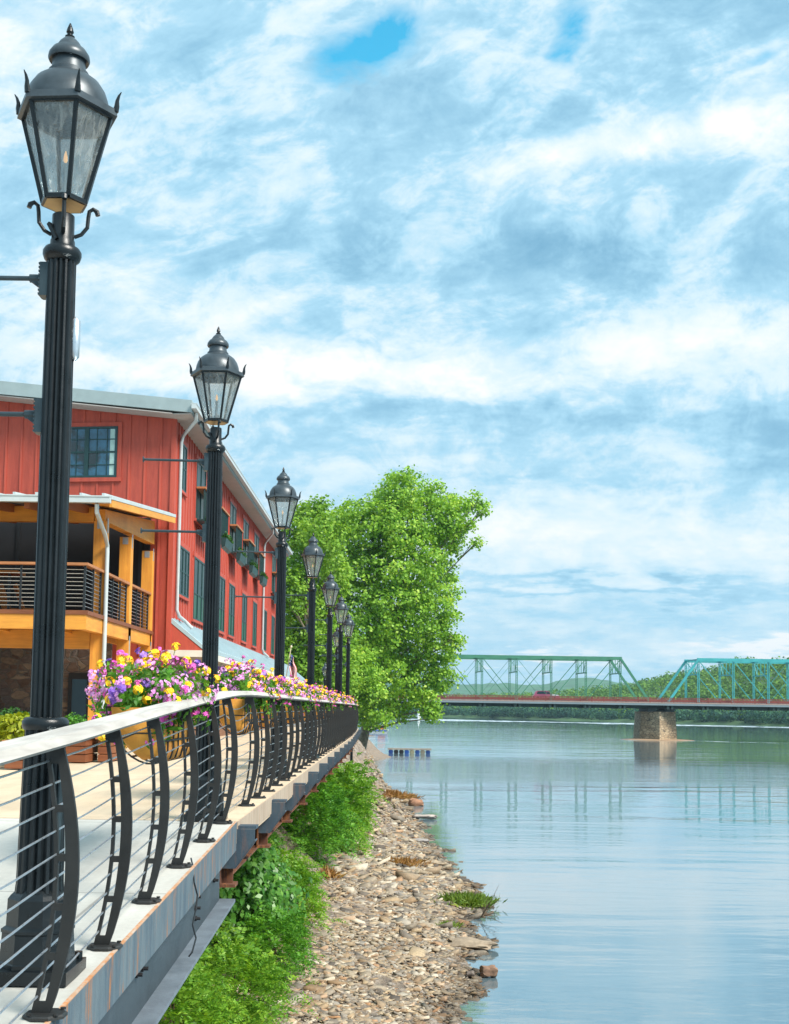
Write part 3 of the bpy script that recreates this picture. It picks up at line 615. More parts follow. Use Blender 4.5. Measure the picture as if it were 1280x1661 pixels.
# ---------------------------------------------------------------- street lamps
HX = math.radians(-64)
def hexring(R, z, rot=HX): return [(R*math.cos(rot+k*math.pi/3), R*math.sin(rot+k*math.pi/3), z) for k in range(6)]
def make_lamp():
    L = thing('street_lamp', '', 'street lamp', (0, 0, 0), 'lantern street lamps along the boardwalk rail', world=False)
    b = MB(); b.box(-.17, .17, -.17, .17, 0, .055); b.lathe([(.02, .055), (.02, .085)], 6, (-.14, -.14)); b.lathe([(.02, .055), (.02, .085)], 6, (.14, -.14)); b.lathe([(.02, .055), (.02, .085)], 6, (.14, .14))
    b.build('base_plate', IRON, L)
    p = MB(); p.lathe([(.165, .055), (.165, .075), (.158, .08), (.15, .195), (.155, .20), (.155, .212), (.135, .225), (.131, .335), (.118, .352), (.095, .372)], 8, rot=math.pi/8)
    p.build('pedestal', IRON, L)
    fl_ = lambda k: 1.0 if (k % 3) else .86
    c = MB(); c.lathe([(.104, .36), (.100, .40), (.094, .7), (.087, 1.03), (.087, 1.05)], 48, flute=fl_); c.lathe([(.093, 1.045), (.10, 1.06), (.10, 1.082), (.09, 1.095), (.075, 1.1)], 32)
    c.build('lower_column', IRON, L, True)
    s = MB(); s.lathe([(.068, 1.09), (.0665, 2.2), (.063, 3.13)], 48, flute=fl_)
    s.build('shaft', IRON, L, True)
    r = MB(); r.lathe([(.06, 3.10), (.078, 3.115), (.085, 3.135), (.085, 3.15), (.076, 3.165), (.056, 3.17)], 32); r.lathe([(.055, 3.165), (.054, 3.20), (.050, 3.205), (.049, 3.315), (.043, 3.32)], 24)
    r.bar((-.055, -.03, 3.27), (-.01, -.055, 3.19), .018, .016)
    r.build('collar', IRON, L, True)
    for z in (3.02, 2.41):
        a = MB(); a.tube([(-.09, 0, z+.01), (-.60, 0, z+.01)], .011, 10); a.tube([(-.61, 0, z+.01), (-.60, 0, z+.01)], .024, 10)
        a.tube([(-.06, 0, z+.01), (-.14, 0, z+.01)], .019, 10); a.prism([(-.06, -.012, z-.06), (-.14, -.012, z-.002), (-.06, -.012, z+.0)], (0, .024, 0))
        a.box(-.088, -.05, -.035, .035, z-.075, z+.075)
        for q in range(9): a.box(-.094, -.087, -.035, .035, z-.072+q*.017, z-.063+q*.017)
        a.build('banner_arm', GREYARM, L)
    f = MB(); zb_, zt = 3.375, 3.765; Rb, Rt = .098, .203
    lo, hi = hexring(Rb, zb_), hexring(Rt, zt)
    for k in range(6):
        f.bar(lo[k], hi[k], .017, .017); f.bar(lo[k], lo[(k+1) % 6], .018, .02)
        f.bar(hi[k], hi[(k+1) % 6], .02, .02)
    f.add(hexring(Rb, zb_-.012)+hexring(Rb, zb_-.004), [tuple(range(6)), tuple(range(6, 12))]+[(k, (k+1) % 6, 6+(k+1) % 6, 6+k) for k in range(6)])
    for m_ in range(4):
        an = math.radians(-74)+m_*math.pi/2; ux, uy = math.cos(an), math.sin(an)
        f.tube([(ux*.05, uy*.05, 3.225), (ux*.08, uy*.08, 3.24), (ux*.105, uy*.105, 3.275), (ux*.108, uy*.108, 3.32), (ux*.112, uy*.112, 3.35), (ux*.128, uy*.128, 3.362), (ux*.145, uy*.145, 3.352), (ux*.15, uy*.15, 3.335)], [.009, .009, .009, .009, .009, .010, .012, .011], 8)
    lf = f.build('lantern_frame', IRON, L)
    u = MB(); u.add(hexring(Rb*.97, zb_-.0125), [tuple(range(6))]); u.add(hexring(Rb*.9, zb_+.012), [tuple(range(6))]); u.build('bottom_plate', BRASS, lf)
    g = MB(); li, hi2 = hexring(Rb-.004, zb_+.01), hexring(Rt-.004, zt-.01)
    for k in range(6): g.add([li[k], li[(k+1) % 6], hi2[(k+1) % 6], hi2[k]], [(0, 1, 2, 3)])
    g.build('glass', LGLASS, lf)
    bu = MB(); bu.lathe([(.024, zb_), (.024, zb_+.05), (.012, zb_+.055), (.010, zb_+.16), (.014, zb_+.165), (.014, zb_+.178)], 12); bu.build('burner', PLATE, lf, True)
    fm = MB(); fm.lathe([(.003, zb_+.18), (.010, zb_+.195), (.009, zb_+.212), (.002, zb_+.238)], 10); fm.build('flame', FLAME, lf, True)
    d = MB()
    d.add(hexring(.214, 3.762)+hexring(.232, 3.768)+hexring(.228, 3.80)+hexring(.185, 3.815)+hexring(.10, 3.79), [])
    o = len(d.v)-30; d.f += [(o+r_*6+k, o+r_*6+(k+1) % 6, o+(r_+1)*6+(k+1) % 6, o+(r_+1)*6+k) for r_ in range(4) for k in range(6)]; d.mi += [0]*24
    d.lathe([(.186, 3.80), (.186, 3.815), (.180, 3.85), (.168, 3.885), (.145, 3.92), (.112, 3.945), (.094, 3.953), (.090, 3.957), (.090, 3.972), (.080, 3.978), (.074, 4.0), (.074, 4.035)], 36)
    lr = d.build('lantern_roof', IRONROOF, L, True)
    v = MB(); v.lathe([(.072, 4.03), (.088, 4.025), (.093, 4.035), (.090, 4.055), (.075, 4.078), (.058, 4.088), (.055, 4.095), (.045, 4.112), (.028, 4.13), (.018, 4.137)], 32); v.build('vent_cap', IRONROOF, lr, True)
    for k in range(6):
        e = MB(); an = HX+k*math.pi/3; ux, uy = math.cos(an), math.sin(an)
        e.tube([(ux*.222, uy*.222, 3.79), (ux*.228, uy*.228, 3.815), (ux*.229, uy*.229, 3.84), (ux*.236, uy*.236, 3.862), (ux*.247, uy*.247, 3.88)], [.015, .012, .009, .006, .002], 6)
        e.build('brim_horn', IRON, lr)
    fi = MB(); fi.lathe([(.019, 4.134), (.022, 4.143), (.012, 4.15), (.012, 4.156), (.017, 4.163), (.013, 4.18), (.003, 4.205)], 14); fi.build('finial', IRON, lr, True)
    return L
lamp0 = make_lamp()
LAMPS = [(-1.515, 5.4, 'tallest looking black lantern lamp, on the ramp behind the nearest railing posts', 0),
         (-1.55, 10.4, 'black lantern lamp where the pale ramp meets the tan deck, right of the first basket', 4),
         (-1.54, 16.6, 'third black lantern lamp of the row, just before the far corner of the red building', 9),
         (-1.54, 22.9, 'fourth black lantern lamp of the row, first one wholly in front of the trees', -6),
         (-1.54, 29.4, 'fifth black lantern lamp of the row, against the green trees', 5),
         (-1.54, 35.4, 'sixth black lantern lamp, smallest clear one with a half hidden lamp close behind its post', 9),
         (-1.56, 42.0, 'seventh black lantern lamp, overlapping the sixth lamp on its river side', 12),
         (-2.26, 49.0, 'distant lantern lamp half hidden behind the post of the sixth lamp', 3),
         (-2.05, 62.0, 'lowest looking lantern lamp under the seventh lamp, beyond the end of the railing', 8),
         (-4.11, 74.0, 'farthest pale lantern lamp, set back from the river between the fifth and fourth posts', 2)]
for i, (x, y, lab, rz) in enumerate(LAMPS):
    o = lamp0 if i == 0 else copy_tree(lamp0)
    o.location = (x, y, float(ramp_z(y)) if y < 58 else bank_pt(x, y)); o.rotation_euler.z = math.radians(rz if i else 0); o['label'] = lab
lamp0.scale = (1.0, 1.0, 1.014)
for o in (lamp0,):
    if True:
        se = MB(); se.lathe([(.003, 2.66), (.020, 2.68), (.022, 2.75), (.020, 2.84), (.003, 2.86)], 12, (.072, 0)); sn = se.build('oval_sensor', STEEL, o, True)
        cn = MB(); cn.tube([(.085, -.06, .02), (.085, -.06, .45), (.088, -.04, 1.0)], .012, 8); cn.build('conduit', GREYARM, o, True)

# ---------------------------------------------------------------- hanging flower baskets
def blossom_quads(C, N, R, petals=5):
    out = []
    for k in range(petals):
        n = len(C); N_ = nrm(N); ref = np.tile(np.array([.3, .2, .93]), (n, 1)); U = nrm(np.cross(N_, ref)); W = np.cross(N_, U)
        a = 2*math.pi*k/petals+RNG.uniform(0, .5, size=(n, 1)); d = U*np.cos(a)+W*np.sin(a); e = -U*np.sin(a)+W*np.cos(a)
        R_ = R[:, None]
        out.append(np.stack([C, C+d*R_*.6+e*R_*.42+N_*R_*.15, C+d*R_+N_*R_*.1, C+d*R_*.6-e*R_*.42+N_*R_*.15], 1).reshape(-1, 3))
    return np.concatenate(out)
def make_basket(idx):
    B = thing('flower_basket', '', 'flower basket', (0, 0, 0), 'coir flower baskets hung inside the railing', world=False)
    prof = [(0, 0), (0, -.07), (0, -.14), (0, -.20), (0, -.26), (-.015, -.315), (-.05, -.335), (-.09, -.335), (-.135, -.32), (-.18, -.295), (-.22, -.26), (-.265, -.20), (-.30, -.14), (-.325, -.08), (-.34, 0)]
    L2 = .66; n = 57; m = MB(); vs = []; rr = random.Random(3+idx)
    k_ = len(prof)
    for i in range(n):
        y = -L2+2*L2*i/(n-1); endf = 1-.12*abs(y/L2)**6
        for j, (x, z) in enumerate(prof):
            lump = .97+.09*abs(math.sin(math.pi*7*(y+L2)/(2*L2)))**.5*(.6+.4*abs(math.sin(j*.9)))+.02*math.sin(j*3.1+y*19)+rr.uniform(-.012, .012)
            vs.append(((x+.17)*endf*lump-.17, y, z*endf*lump if j not in (0, k_-1) else z))
    k = len(prof); fs = [tuple(range(k))[::-1], tuple((n-1)*k+j for j in range(k))]
    for i in range(n-1):
        for j in range(k-1): fs.append((i*k+j, (i+1)*k+j, (i+1)*k+j+1, i*k+j+1))
    m.add(vs, fs); m.build('coir_liner', COIR, B, 'all')
    f = MB(); op = [(-.17+(x+.17)*1.06, z*1.04) for x, z in prof]
    for q in range(8):
        y = -L2-.005+2*(L2+.005)*q/7; f.tube([(x, y, z) for x, z in op], .006, 6)
    for j in (0, 3, 6, 9, 11, 14): f.tube([(op[j][0], -L2-.005, op[j][1]), (op[j][0], L2+.005, op[j][1])], .007, 6)
    for y in (-L2, L2):
        f.tube([(op[0][0], y, -.16), (op[11][0]*.6, y, -.16), (op[11][0], y, op[11][1])], .005, 6)
        f.tube([(0, y, 0), (.10, y, .03), (.13, y, .0)], .006, 6)
    f.build('wire_frame', BLACKM, B)
    # mound
    def mound(n, lo=.55, hi=1.0, up=-.1):
        d = RNG.normal(size=(n*3, 3)); d = nrm(d); d = d[d[:, 2] > up][:n]
        r = RNG.uniform(lo, hi, size=(len(d), 1))**.6
        lump = 1+.16*np.sin(d[:, 1:2]*9+idx)+.12*np.cos(d[:, :1]*7+d[:, 1:2]*5)
        return d*r*lump*np.array([.36, .74, .28])+np.array([-.19, 0, .04]), d
    C, d = mound(2900, .3, .98, -.6); VL = leaves(C, RNG.uniform(.035, .075, len(C)), d+RNG.normal(scale=.6, size=d.shape), .45)
    # trailing sprays at the ends
    tr = []
    for k2 in range(24):
        y = RNG.uniform(-.85, .85); x = RNG.choice([-.37, .03], p=[.85, .15]); ln_ = RNG.uniform(.08, .26); s_ = np.linspace(0, 1, 9)[:, None]
        tr.append(np.array([x, y, -.02])+s_*np.array([RNG.normal(scale=.04), RNG.normal(scale=.06), -ln_]))
    tr = np.concatenate(tr); VL = np.concatenate([VL, leaves(tr, RNG.uniform(.03, .06, len(tr)), None, .45)])
    quads('foliage', VL, LEAF_FLOW, B)
    sm = MB(); tips = []
    for k2 in range(42):
        a = nrm(RNG.normal(size=(1, 3)))[0]; a[2] = abs(a[2])+.6; a /= np.linalg.norm(a)
        p0 = np.array([-.13, RNG.uniform(-.5, .5), .08]); p1 = p0+a*RNG.uniform(.20, .36); tips.append(p1); sm.tube([p0, (p0+p1)/2+RNG.normal(scale=.012, size=3), p1], .0022, 4)
    sm.build('stem', LEAF_FLOW, B); tips = np.array(tips)
    def clusters(n, rad, per, R, lo=.86, hi=1.1, up=0., extra=None, trail=0):
        C, d = mound(n, lo, hi, up)
        if trail:
            q = tr[RNG.integers(0, len(tr), trail)]; C = np.concatenate([C, q]); d = np.concatenate([d, nrm(q-np.array([-.13, 0, 0]))])
        if extra is not None: C = np.concatenate([C, extra]); d = np.concatenate([d, np.tile([0, 0, 1.], (len(extra), 1))])
        c2 = np.repeat(C, per, 0); o = nrm(RNG.normal(size=c2.shape)+np.repeat(d, per, 0)*.9)
        c2 = c2+o*rad; return blossom_quads(c2, o, RNG.uniform(.75, 1.2, len(c2))*R)
    q = quads('blossom', clusters(84, .038, 11, .0135, .9, 1.1, .05), LILAC, B); q['label'] = 'lilac pink blossom heads'
    q = quads('blossom', clusters(42, .024, 9, .015, .8, 1.1, -.3, tips[:22], 22), MAGENTA, B); q['label'] = 'magenta blossom heads'
    q = quads('blossom', clusters(30, .028, 15, .017, .92, 1.14, -.05, tips[22:34], 10), YELLOW, B); q['label'] = 'yellow blossom heads'
    q = quads('blossom', clusters(13, .02, 4, .028, .9, 1.1, -.2, tips[34:38], 4), VIOLET, B); q['label'] = 'deep violet blossoms'
    return B
BASK = [(8.42, 'nearest flower basket with pink and yellow blossoms spilling over the ramp railing'),
        (12.75, 'second flower basket from the ramp, hung just past the slack cables'),
        (15.3, 'third flower basket from the ramp, close behind the second and before the third lamp'),
        (18.9, 'fourth flower basket from the ramp, first one beyond the third lamp'),
        (21.4, 'fifth flower basket from the ramp, ending at the fourth lamp post'),
        (25.2, 'sixth flower basket from the ramp, between the fourth and fifth lamps'),
        (27.8, 'seventh flower basket from the ramp, ending at the fifth lamp post'),
        (32.0, 'eighth flower basket from the ramp, between the fifth and sixth lamps'),
        (38.5, 'ninth flower basket from the ramp, between the sixth and seventh lamps'),
        (44.8, 'last tiny flower basket at the far end of the railing')]
bk = [make_basket(0), make_basket(1)]
for i, (y, lab) in enumerate(BASK):
    o = bk[i] if i < 2 else copy_tree(bk[i % 2])
    o.location = (rail_x(y)-.075, y, float(ramp_z(y))+1.02); o['label'] = lab
    if i % 3 == 2: o.scale = (1, .95, .9)
    if i >= 2: o.scale = (1, .95, .92)

# ---------------------------------------------------------------- red building
XB, YA = -5.46, 30.0
bd = thing('red_building', 'long red board and batten inn with white eaves, dark windows and a golden timber balcony', 'building', (-8, 36, DECK))
TA = math.tan(math.radians(8))                      # facade towards the ramp swings back a little to the left
def ay(x): return YA+(XB-x)*TA
def roof_z(x): return 13.50+(XB-x)*.122
w = MB(); XL = -17.
w.prism([(XB, YA, DECK), (XB, 57.2, DECK), (XB, 57.2, 13.5), (XB, YA, 13.5)], (-.3, 0.04, 0))
w.hexa([(XL, ay(XL), DECK), (XB-.3, ay(XB-.3), DECK), (XB-.3, ay(XB-.3)+.3, DECK), (XL, ay(XL)+.3, DECK),
        (XL, ay(XL), roof_z(XL)), (XB-.3, ay(XB-.3), roof_z(XB-.3)), (XB-.3, ay(XB-.3)+.3, roof_z(XB-.3)), (XL, ay(XL)+.3, roof_z(XL))])
w.hexa([(XL, 57., DECK), (XB-.3, 57., DECK), (XB-.3, 57.2, DECK), (XL, 57.2, DECK), (XL, 57., roof_z(XL)), (XB-.3, 57., 13.5), (XB-.3, 57.2, 13.5), (XL, 57.2, roof_z(XL))])
w.box(XL, XL+.3, ay(XL)+.3, 57, DECK, roof_z(XL))
x = XB-.02
w.box(XB-.10, XB+.02, YA-.025, YA+.09, 7.7, 13.48)
x = XB-.36
while x > XL+.2:
    y = ay(x); w.hexa([(x-.025, y-.022, 7.6), (x+.025, y-.022, 7.6), (x+.025, y+.01, 7.6), (x-.025, y+.01, 7.6), (x-.025, y-.022, roof_z(x)-.02), (x+.025, y-.022, roof_z(x)-.02), (x+.025, y+.01, roof_z(x)-.02), (x-.025, y+.01, roof_z(x)-.02)])
    x -= .40
y = YA+.42
while y < 57:
    w.box(XB-.005, XB+.022, y-.025, y+.025, 8.4, 13.46); y += .40
w.build('wall', SIDING, bd)
# roof slab with overhang
r = MB(); xo = -4.98; yo = .62
def rz2(x): return 13.76+(xo-x)*.122
r.hexa([(XL-.5, ay(XL)-yo, rz2(XL)-.36), (xo, YA-yo, 13.47), (xo, 57.7, 13.47), (XL-.5, 57.7, rz2(XL)-.36), (XL-.5, ay(XL)-yo, rz2(XL)+.02), (xo, YA-yo, 13.77), (xo, 57.7, 13.77), (XL-.5, 57.7, rz2(XL)+.02)])
rf = r.build('roof', ROOFM, bd)
sf = MB(); sf.hexa([(XB, YA-.5, 13.44), (xo-.02, YA-.58, 13.44), (xo-.02, 57.6, 13.44), (XB, 57.6, 13.44), (XB, YA-.5, 13.465), (xo-.02, YA-.58, 13.465), (xo-.02, 57.6, 13.465), (XB, 57.6, 13.465)])
sf.hexa([(XL, ay(XL)-yo+.04, rz2(XL)-.40), (XB, YA-yo+.04, 13.44), (XB, YA-.02, 13.44), (XL, ay(XL)-.02, rz2(XL)-.40), (XL, ay(XL)-yo+.04, rz2(XL)-.37), (XB, YA-yo+.04, 13.462), (XB, YA-.02, 13.462), (XL, ay(XL)-.02, rz2(XL)-.37)])
sf.build('soffit', SOFFIT, rf)
gt = MB()
def gutter(m, a, b, r_=.07):
    a, b = Vector(a), Vector(b); m.bar(a, b, .12, .11); m.bar(a+Vector((0, 0, .06)), b+Vector((0, 0, .06)), .145, .02)
gutter(gt, (xo+.07, YA-.72, 13.60), (xo+.07, 57.8, 13.60))
gt.build('gutter', WHITEM, rf)
def downspout(pts, r_=.045):
    m = MB(); m.tube(pts, r_, 10); return m.build('downspout', WHITEM, bd, True)
downspout([(xo+.05, 29.75, 13.55), (xo+.04, 29.85, 13.38), (XB+.12, 30.38, 13.12), (XB+.07, 30.42, 12.95), (XB+.07, 30.42, 8.75), (XB+.12, 30.5, 8.6), (-5.25, 30.9, 8.50), (-5.1, 31.0, 8.34)])
downspout([(xo+.05, 49.2, 13.55), (xo+.04, 49.3, 13.38), (XB+.12, 50.3, 13.12), (XB+.07, 50.4, 12.95), (XB+.07, 50.4, 8.75), (XB+.12, 50.5, 8.6), (-5.2, 51, 8.45)])
def win_b(y0, y1, z0, z1, nm, third=False, green=False):
    f = MB(); t_ = .05; xp = XB+.05
    f.box(XB, xp, y0, y0+t_, z0, z1); f.box(XB, xp, y1-t_, y1, z0, z1); f.box(XB, xp, y0+t_, y1-t_, z1-t_, z1); f.box(XB, xp, y0+t_, y1-t_, z0, z0+t_)
    for k in range(1, nm): yy = y0+(y1-y0)*k/nm; f.box(XB, xp, yy-.03, yy+.03, z0+t_, z1-t_)
    zm = z0+(z1-z0)*(.42 if green else .5); f.box(XB, xp-.008, y0+t_, y1-t_, zm-.02, zm+.02)
    wf = f.build('window', WINF, bd)
    g = MB(); g.box(XB+.002, XB+.03, y0+t_, y1-t_, zm if green else z0+t_, z1-t_); g.build('pane', SCREEN, wf)
    if green: g = MB(); g.box(XB+.002, XB+.026, y0+t_, y1-t_, z0+t_, zm-.02); g.build('lower_pane', GREENREFL, wf)
    tr = MB(); tr.box(XB, XB+.045, y0-.12, y1+.12, z1+.002, z1+.12); tr.box(XB, XB+.07, y0-.10, y1+.10, z0-.07, z0-.002); tr.box(XB, XB+.035, y0-.1, y0-.002, z0, z1); tr.box(XB, XB+.035, y1+.002, y1+.1, z0, z1)
    tr.build('trim', SIDING, wf)
    if third == 2:
        ju = MB(); zr = z0+(z1-z0)*.5
        ju.box(XB+.05, XB+.30, y0-.06, y1+.06, zr, zr+.05); ju.build('balconette_rail', CEDAR, wf)
        jb = MB(); yy = y0
        while yy < y1+.01: jb.box(XB+.24, XB+.262, yy-.008, yy+.008, z0-.02, zr); yy += .11
        jb.box(XB+.05, XB+.27, y0-.05, y1+.05, z0-.06, z0-.02); jb.build('balconette', WINF, wf)
        fb_ = MB(); ym = (y0+y1)/2; fb_.prism([(XB+.27, y0+.05, z0-.36), (XB+.38, y0+.05, z0-.30), (XB+.42, y0+.05, z0-.05), (XB+.27, y0+.05, z0-.05)], (0, y1-y0-.1, 0)); fb_.build('flower_box', WINF, wf)
        C = np.stack([RNG.uniform(XB+.28, XB+.44, 260), RNG.uniform(y0+.05, y1-.05, 260), z0-.05+np.abs(RNG.normal(scale=.07, size=260))], -1)
        quads('box_plants', leaves(C, .09), LEAF_DARK, wf)
    return wf
win_b(30.50, 31.45, 11.82, 13.02, 2)
for a, b in ((33.1, 34.7), (36.4, 38.0), (39.95, 41.5), (43.5, 45.1), (47.0, 48.6), (54.0, 55.7)): win_b(a, b, 11.45, 13.08, 2, 2)
for a, b, z0, nm, g in ((30.85, 32.25, 9.18, 3, False), (33.1, 35.9, 8.72, 4, True), (37.9, 39.15, 8.72, 2, True), (40.2, 41.6, 8.72, 2, True), (43.7, 45.1, 8.72, 2, True), (47.1, 48.4, 8.72, 2, True), (51.2, 52.2, 8.72, 2, True), (54.3, 55.7, 8.72, 2, True)):
    win_b(a, b, z0, 10.42, nm, False, g)
# window on the facade facing the ramp
def on_a(x, z, out=0.): return (x, ay(x)-out, z)
def abox(m, x0, x1, z0, z1, o0, o1):
    m.hexa([on_a(x0, z0, o1), on_a(x1, z0, o1), on_a(x1, z0, o0), on_a(x0, z0, o0), on_a(x0, z1, o1), on_a(x1, z1, o1), on_a(x1, z1, o0), on_a(x0, z1, o0)])
def win_a(x0, x1, z0, z1, cols, rows, parts):
    f = MB(); t_ = .05
    abox(f, x0, x0+t_, z0, z1, 0, .06); abox(f, x1-t_, x1, z0, z1, 0, .06); abox(f, x0+t_, x1-t_, z1-t_, z1, 0, .06); abox(f, x0+t_, x1-t_, z0, z0+t_, 0, .06)
    for k in range(1, parts): xx = x0+(x1-x0)*k/parts; abox(f, xx-.055, xx+.055, z0+t_, z1-t_, 0, .058)
    for k in range(1, cols*parts):
        if k % cols: xx = x0+(x1-x0)*k/(cols*parts); abox(f, xx-.01, xx+.01, z0+t_, z1-t_, .02, .045)
    for k in range(1, rows): zz = z0+(z1-z0)*k/rows; hh = .022 if k*2 == rows else .01; abox(f, x0+t_, x1-t_, zz-hh, zz+hh, .02, .047)
    wf = f.build('window', WINF, bd); g = MB(); abox(g, x0+t_, x1-t_, z0+t_, z1-t_, .004, .03); g.build('pane', SKYREFL, wf)
    tr = MB(); abox(tr, x0-.11, x1+.11, z1+.002, z1+.11, 0, .04); abox(tr, x0-.12, x1+.12, z0-.10, z0-.002, 0, .06); abox(tr, x0-.11, x0-.002, z0, z1, 0, .038); abox(tr, x1+.002, x1+.11, z0, z1, 0, .038); tr.build('trim', SIDING, wf)
    cu = MB(); abox(cu, x1-.19, x1-.07, z0+.06, z1-.06, .0305, .0315); cu.build('curtain', mat('pale_curtain', (.40, .55, .50), .8), wf); return wf
win_a(-8.50, -6.93, 12.0, 13.28, 3, 4, 2); win_a(-12.6, -11.0, 12.05, 13.35, 3, 4, 2)
# upper opening behind the balcony and the ground floor under it
op = MB(); abox(op, -15.5, -6.02, 8.2, 10.98, .0, .05); op.build('shaded_opening', INSIDE, bd)  # near-black sheet on the wall stands in for shade inside the opening
of = MB()
for xx in (-6.25, -7.3, -8.35, -9.4, -10.45, -11.5, -12.5): abox(of, xx-.05, xx+.05, 8.2, 10.9, .051, .08)
of.build('door_frame', BLACKM, bd)
stn = MB(); abox(stn, -13, -6.9, DECK, 7.95, 0, .12); stn.build('stone_wall', STONEW, bd)
gd_ = MB(); abox(gd_, -7.95, -6.95, DECK, 7.15, .121, .16); gdo = gd_.build('entrance_door', BLACKM, bd)
g2 = MB(); abox(g2, -7.85, -7.48, 5.65, 7.0, .161, .166); abox(g2, -7.40, -7.05, 5.65, 7.0, .161, .166); g2.build('pane', DGLASS, gdo)
# pent roof along the river facade
sk = MB(); SK0, SK1, SX = 8.53, 7.82, -4.60
sk.prism([(XB, YA, SK0), (SX, YA, SK1), (SX, YA, SK1-.10), (XB, YA, SK0-.12)], (0, 34.5, 0))
yy = YA+.3
while yy < 64.4: sk.bar((XB+.03, yy, SK0+.0), (SX, yy, SK1+.012), .025, .03); yy += .45
pr = sk.build('pent_roof', SKIRT, bd)
te = MB(); te.prism([(XB, YA+.01, SK0-.125), (SX-.02, YA+.01, SK1-.105), (SX-.02, YA+.01, 7.74), (XB, YA+.01, 7.74)], (0, .05, 0)); te.build('gable_end', SIDING, pr)
fa2 = MB(); fa2.box(XB-.05, SX-.005, YA-.03, YA+.008, 7.58, 7.74); fa2.box(SX-.06, SX+.0, YA+.01, 64.4, 7.56, 7.715); fa2.build('fascia_board', mat('cream_trim', (.68, .66, .58), .6, 0, .1, 3), pr)
s2 = MB(); s2.box(XB, SX-.07, YA+.02, 64.4, 7.60, 7.64); s2.build('porch_ceiling', SOFFIT, pr)
br = MB()
for yy in (34, 40.5, 47, 53.5, 60): br.bar((XB, yy, 6.9), (SX-.1, yy, 7.58), .07, .07)
br.build('brace', WHITEM, pr)
stf = MB(); stf.box(XB+.001, XB+.06, YA+.1, 57, DECK, 7.59); so2 = stf.build('shop_front', STOREF, bd)
sg = MB()
for yy in np.arange(31, 56, 3.2): sg.box(XB+.061, XB+.075, yy, yy+1.9, 6.1, 7.3)
sg.build('pane', DGLASS, so2)
# ---- timber balcony
bl = bpy.data.objects.new('balcony', None); COL.objects.link(bl); bl.parent = bd; bl.location = -Vector(bd['_w']); bl['_w'] = (0., 0., 0.)
BX = -5.95; YF = 23.2
def bpost(x, y):
    m = MB(); m.box(x-.125, x+.125, y-.125, y+.125, DECK, 10.08); o = m.build('post', TIMBER, bl)
    for bx0, bx1, by0, by1, bz0, bz1 in ((x-.06, x+.06, y-.131, y-.1255, 9.92, 10.07), (x+.1255, x+.131, y-.04, y+.04, 9.85, 10.15), (x+.1255, x+.132, y-.04, y+.04, 7.45, 7.9)):
        p_ = MB(); p_.box(bx0, bx1, by0, by1, bz0, bz1); p_.build('connector_plate', PLATE, o)
for y in (24.75, 27.1, 29.5): bpost(BX, y)
for x in (-8.6, -11.2, -13.8): bpost(x, 24.75+(BX-x)*.05)
d1 = MB(); d1.box(-15.6, BX+.16, YF, 29.6, 8.08, 8.16); d1.build('balcony_deck', REDWOOD, bl)
d2 = MB(); d2.box(-15.6, BX+.13, YF+.02, YF+.16, 7.80, 8.078); d2.box(-15.6, BX-.14, 24.65, 24.85, 7.50, 7.86); d2.build('front_beam', TIMBERX, bl)
d3 = MB(); d3.box(BX-.02, BX+.125, YF+.165, 29.5, 7.80, 8.079); d3.box(BX-.6, BX-.5, YF+.17, 29.5, 7.8, 8.07)
for xx in np.arange(-15, -7, 1.2): d3.box(xx, xx+.1, YF+.17, 29.5, 7.82, 8.075)
d3.build('side_beam', TIMBERY, bl)
d4 = MB(); d4.box(-15.6, BX-.13, 24.66, 24.84, 10.06, 10.36); d4.build('roof_beam', TIMBERX, bl)
def brz(y): return 10.28+(y-23.0)*.105
d5 = MB(); d5.hexa([(BX-.10, 24.6, 10.08), (BX+.10, 24.6, 10.08), (BX+.10, 29.7, 10.28), (BX-.10, 29.7, 10.28), (BX-.10, 24.6, brz(24.6)-.14), (BX+.10, 24.6, brz(24.6)-.14), (BX+.10, 29.7, brz(29.7)-.14), (BX-.10, 29.7, brz(29.7)-.14)])
d5.build('roof_side_beam', TIMBERY, bl)
d6 = MB()
for xx in np.arange(-15.3, -6.2, .75): d6.hexa([(xx, 23.15, 10.08), (xx+.1, 23.15, 10.08), (xx+.1, 29.7, 10.75), (xx, 29.7, 10.75), (xx, 23.15, 10.24), (xx+.1, 23.15, 10.24), (xx+.1, 29.7, 10.93), (xx, 29.7, 10.93)])
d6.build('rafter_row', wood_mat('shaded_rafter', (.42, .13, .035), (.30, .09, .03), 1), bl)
br_ = MB(); br_.hexa([(-15.8, 23.0, brz(23)-.03), (-5.36, 23.0, brz(23)-.03), (-5.36, 29.8, brz(29.8)-.03), (-15.8, 29.8, brz(29.8)-.03), (-15.8, 23.0, brz(23)+.04), (-5.36, 23.0, brz(23)+.04), (-5.36, 29.8, brz(29.8)+.04), (-15.8, 29.8, brz(29.8)+.04)])
xx = -15.6
while xx < -5.3: br_.bar((xx, 23.0, brz(23)+.06), (xx, 29.8, brz(29.8)+.06), .05, .05); xx += .42
br_.build('balcony_roof', WHITEM, bl)
vg = MB(); vg.hexa([(-5.42, 23.1, brz(23.1)-.17), (-5.37, 23.1, brz(23.1)-.17), (-5.37, 29.8, brz(29.8)-.17), (-5.42, 29.8, brz(29.8)-.17), (-5.42, 23.1, brz(23.1)-.031), (-5.37, 23.1, brz(23.1)-.031), (-5.37, 29.8, brz(29.8)-.031), (-5.42, 29.8, brz(29.8)-.031)])
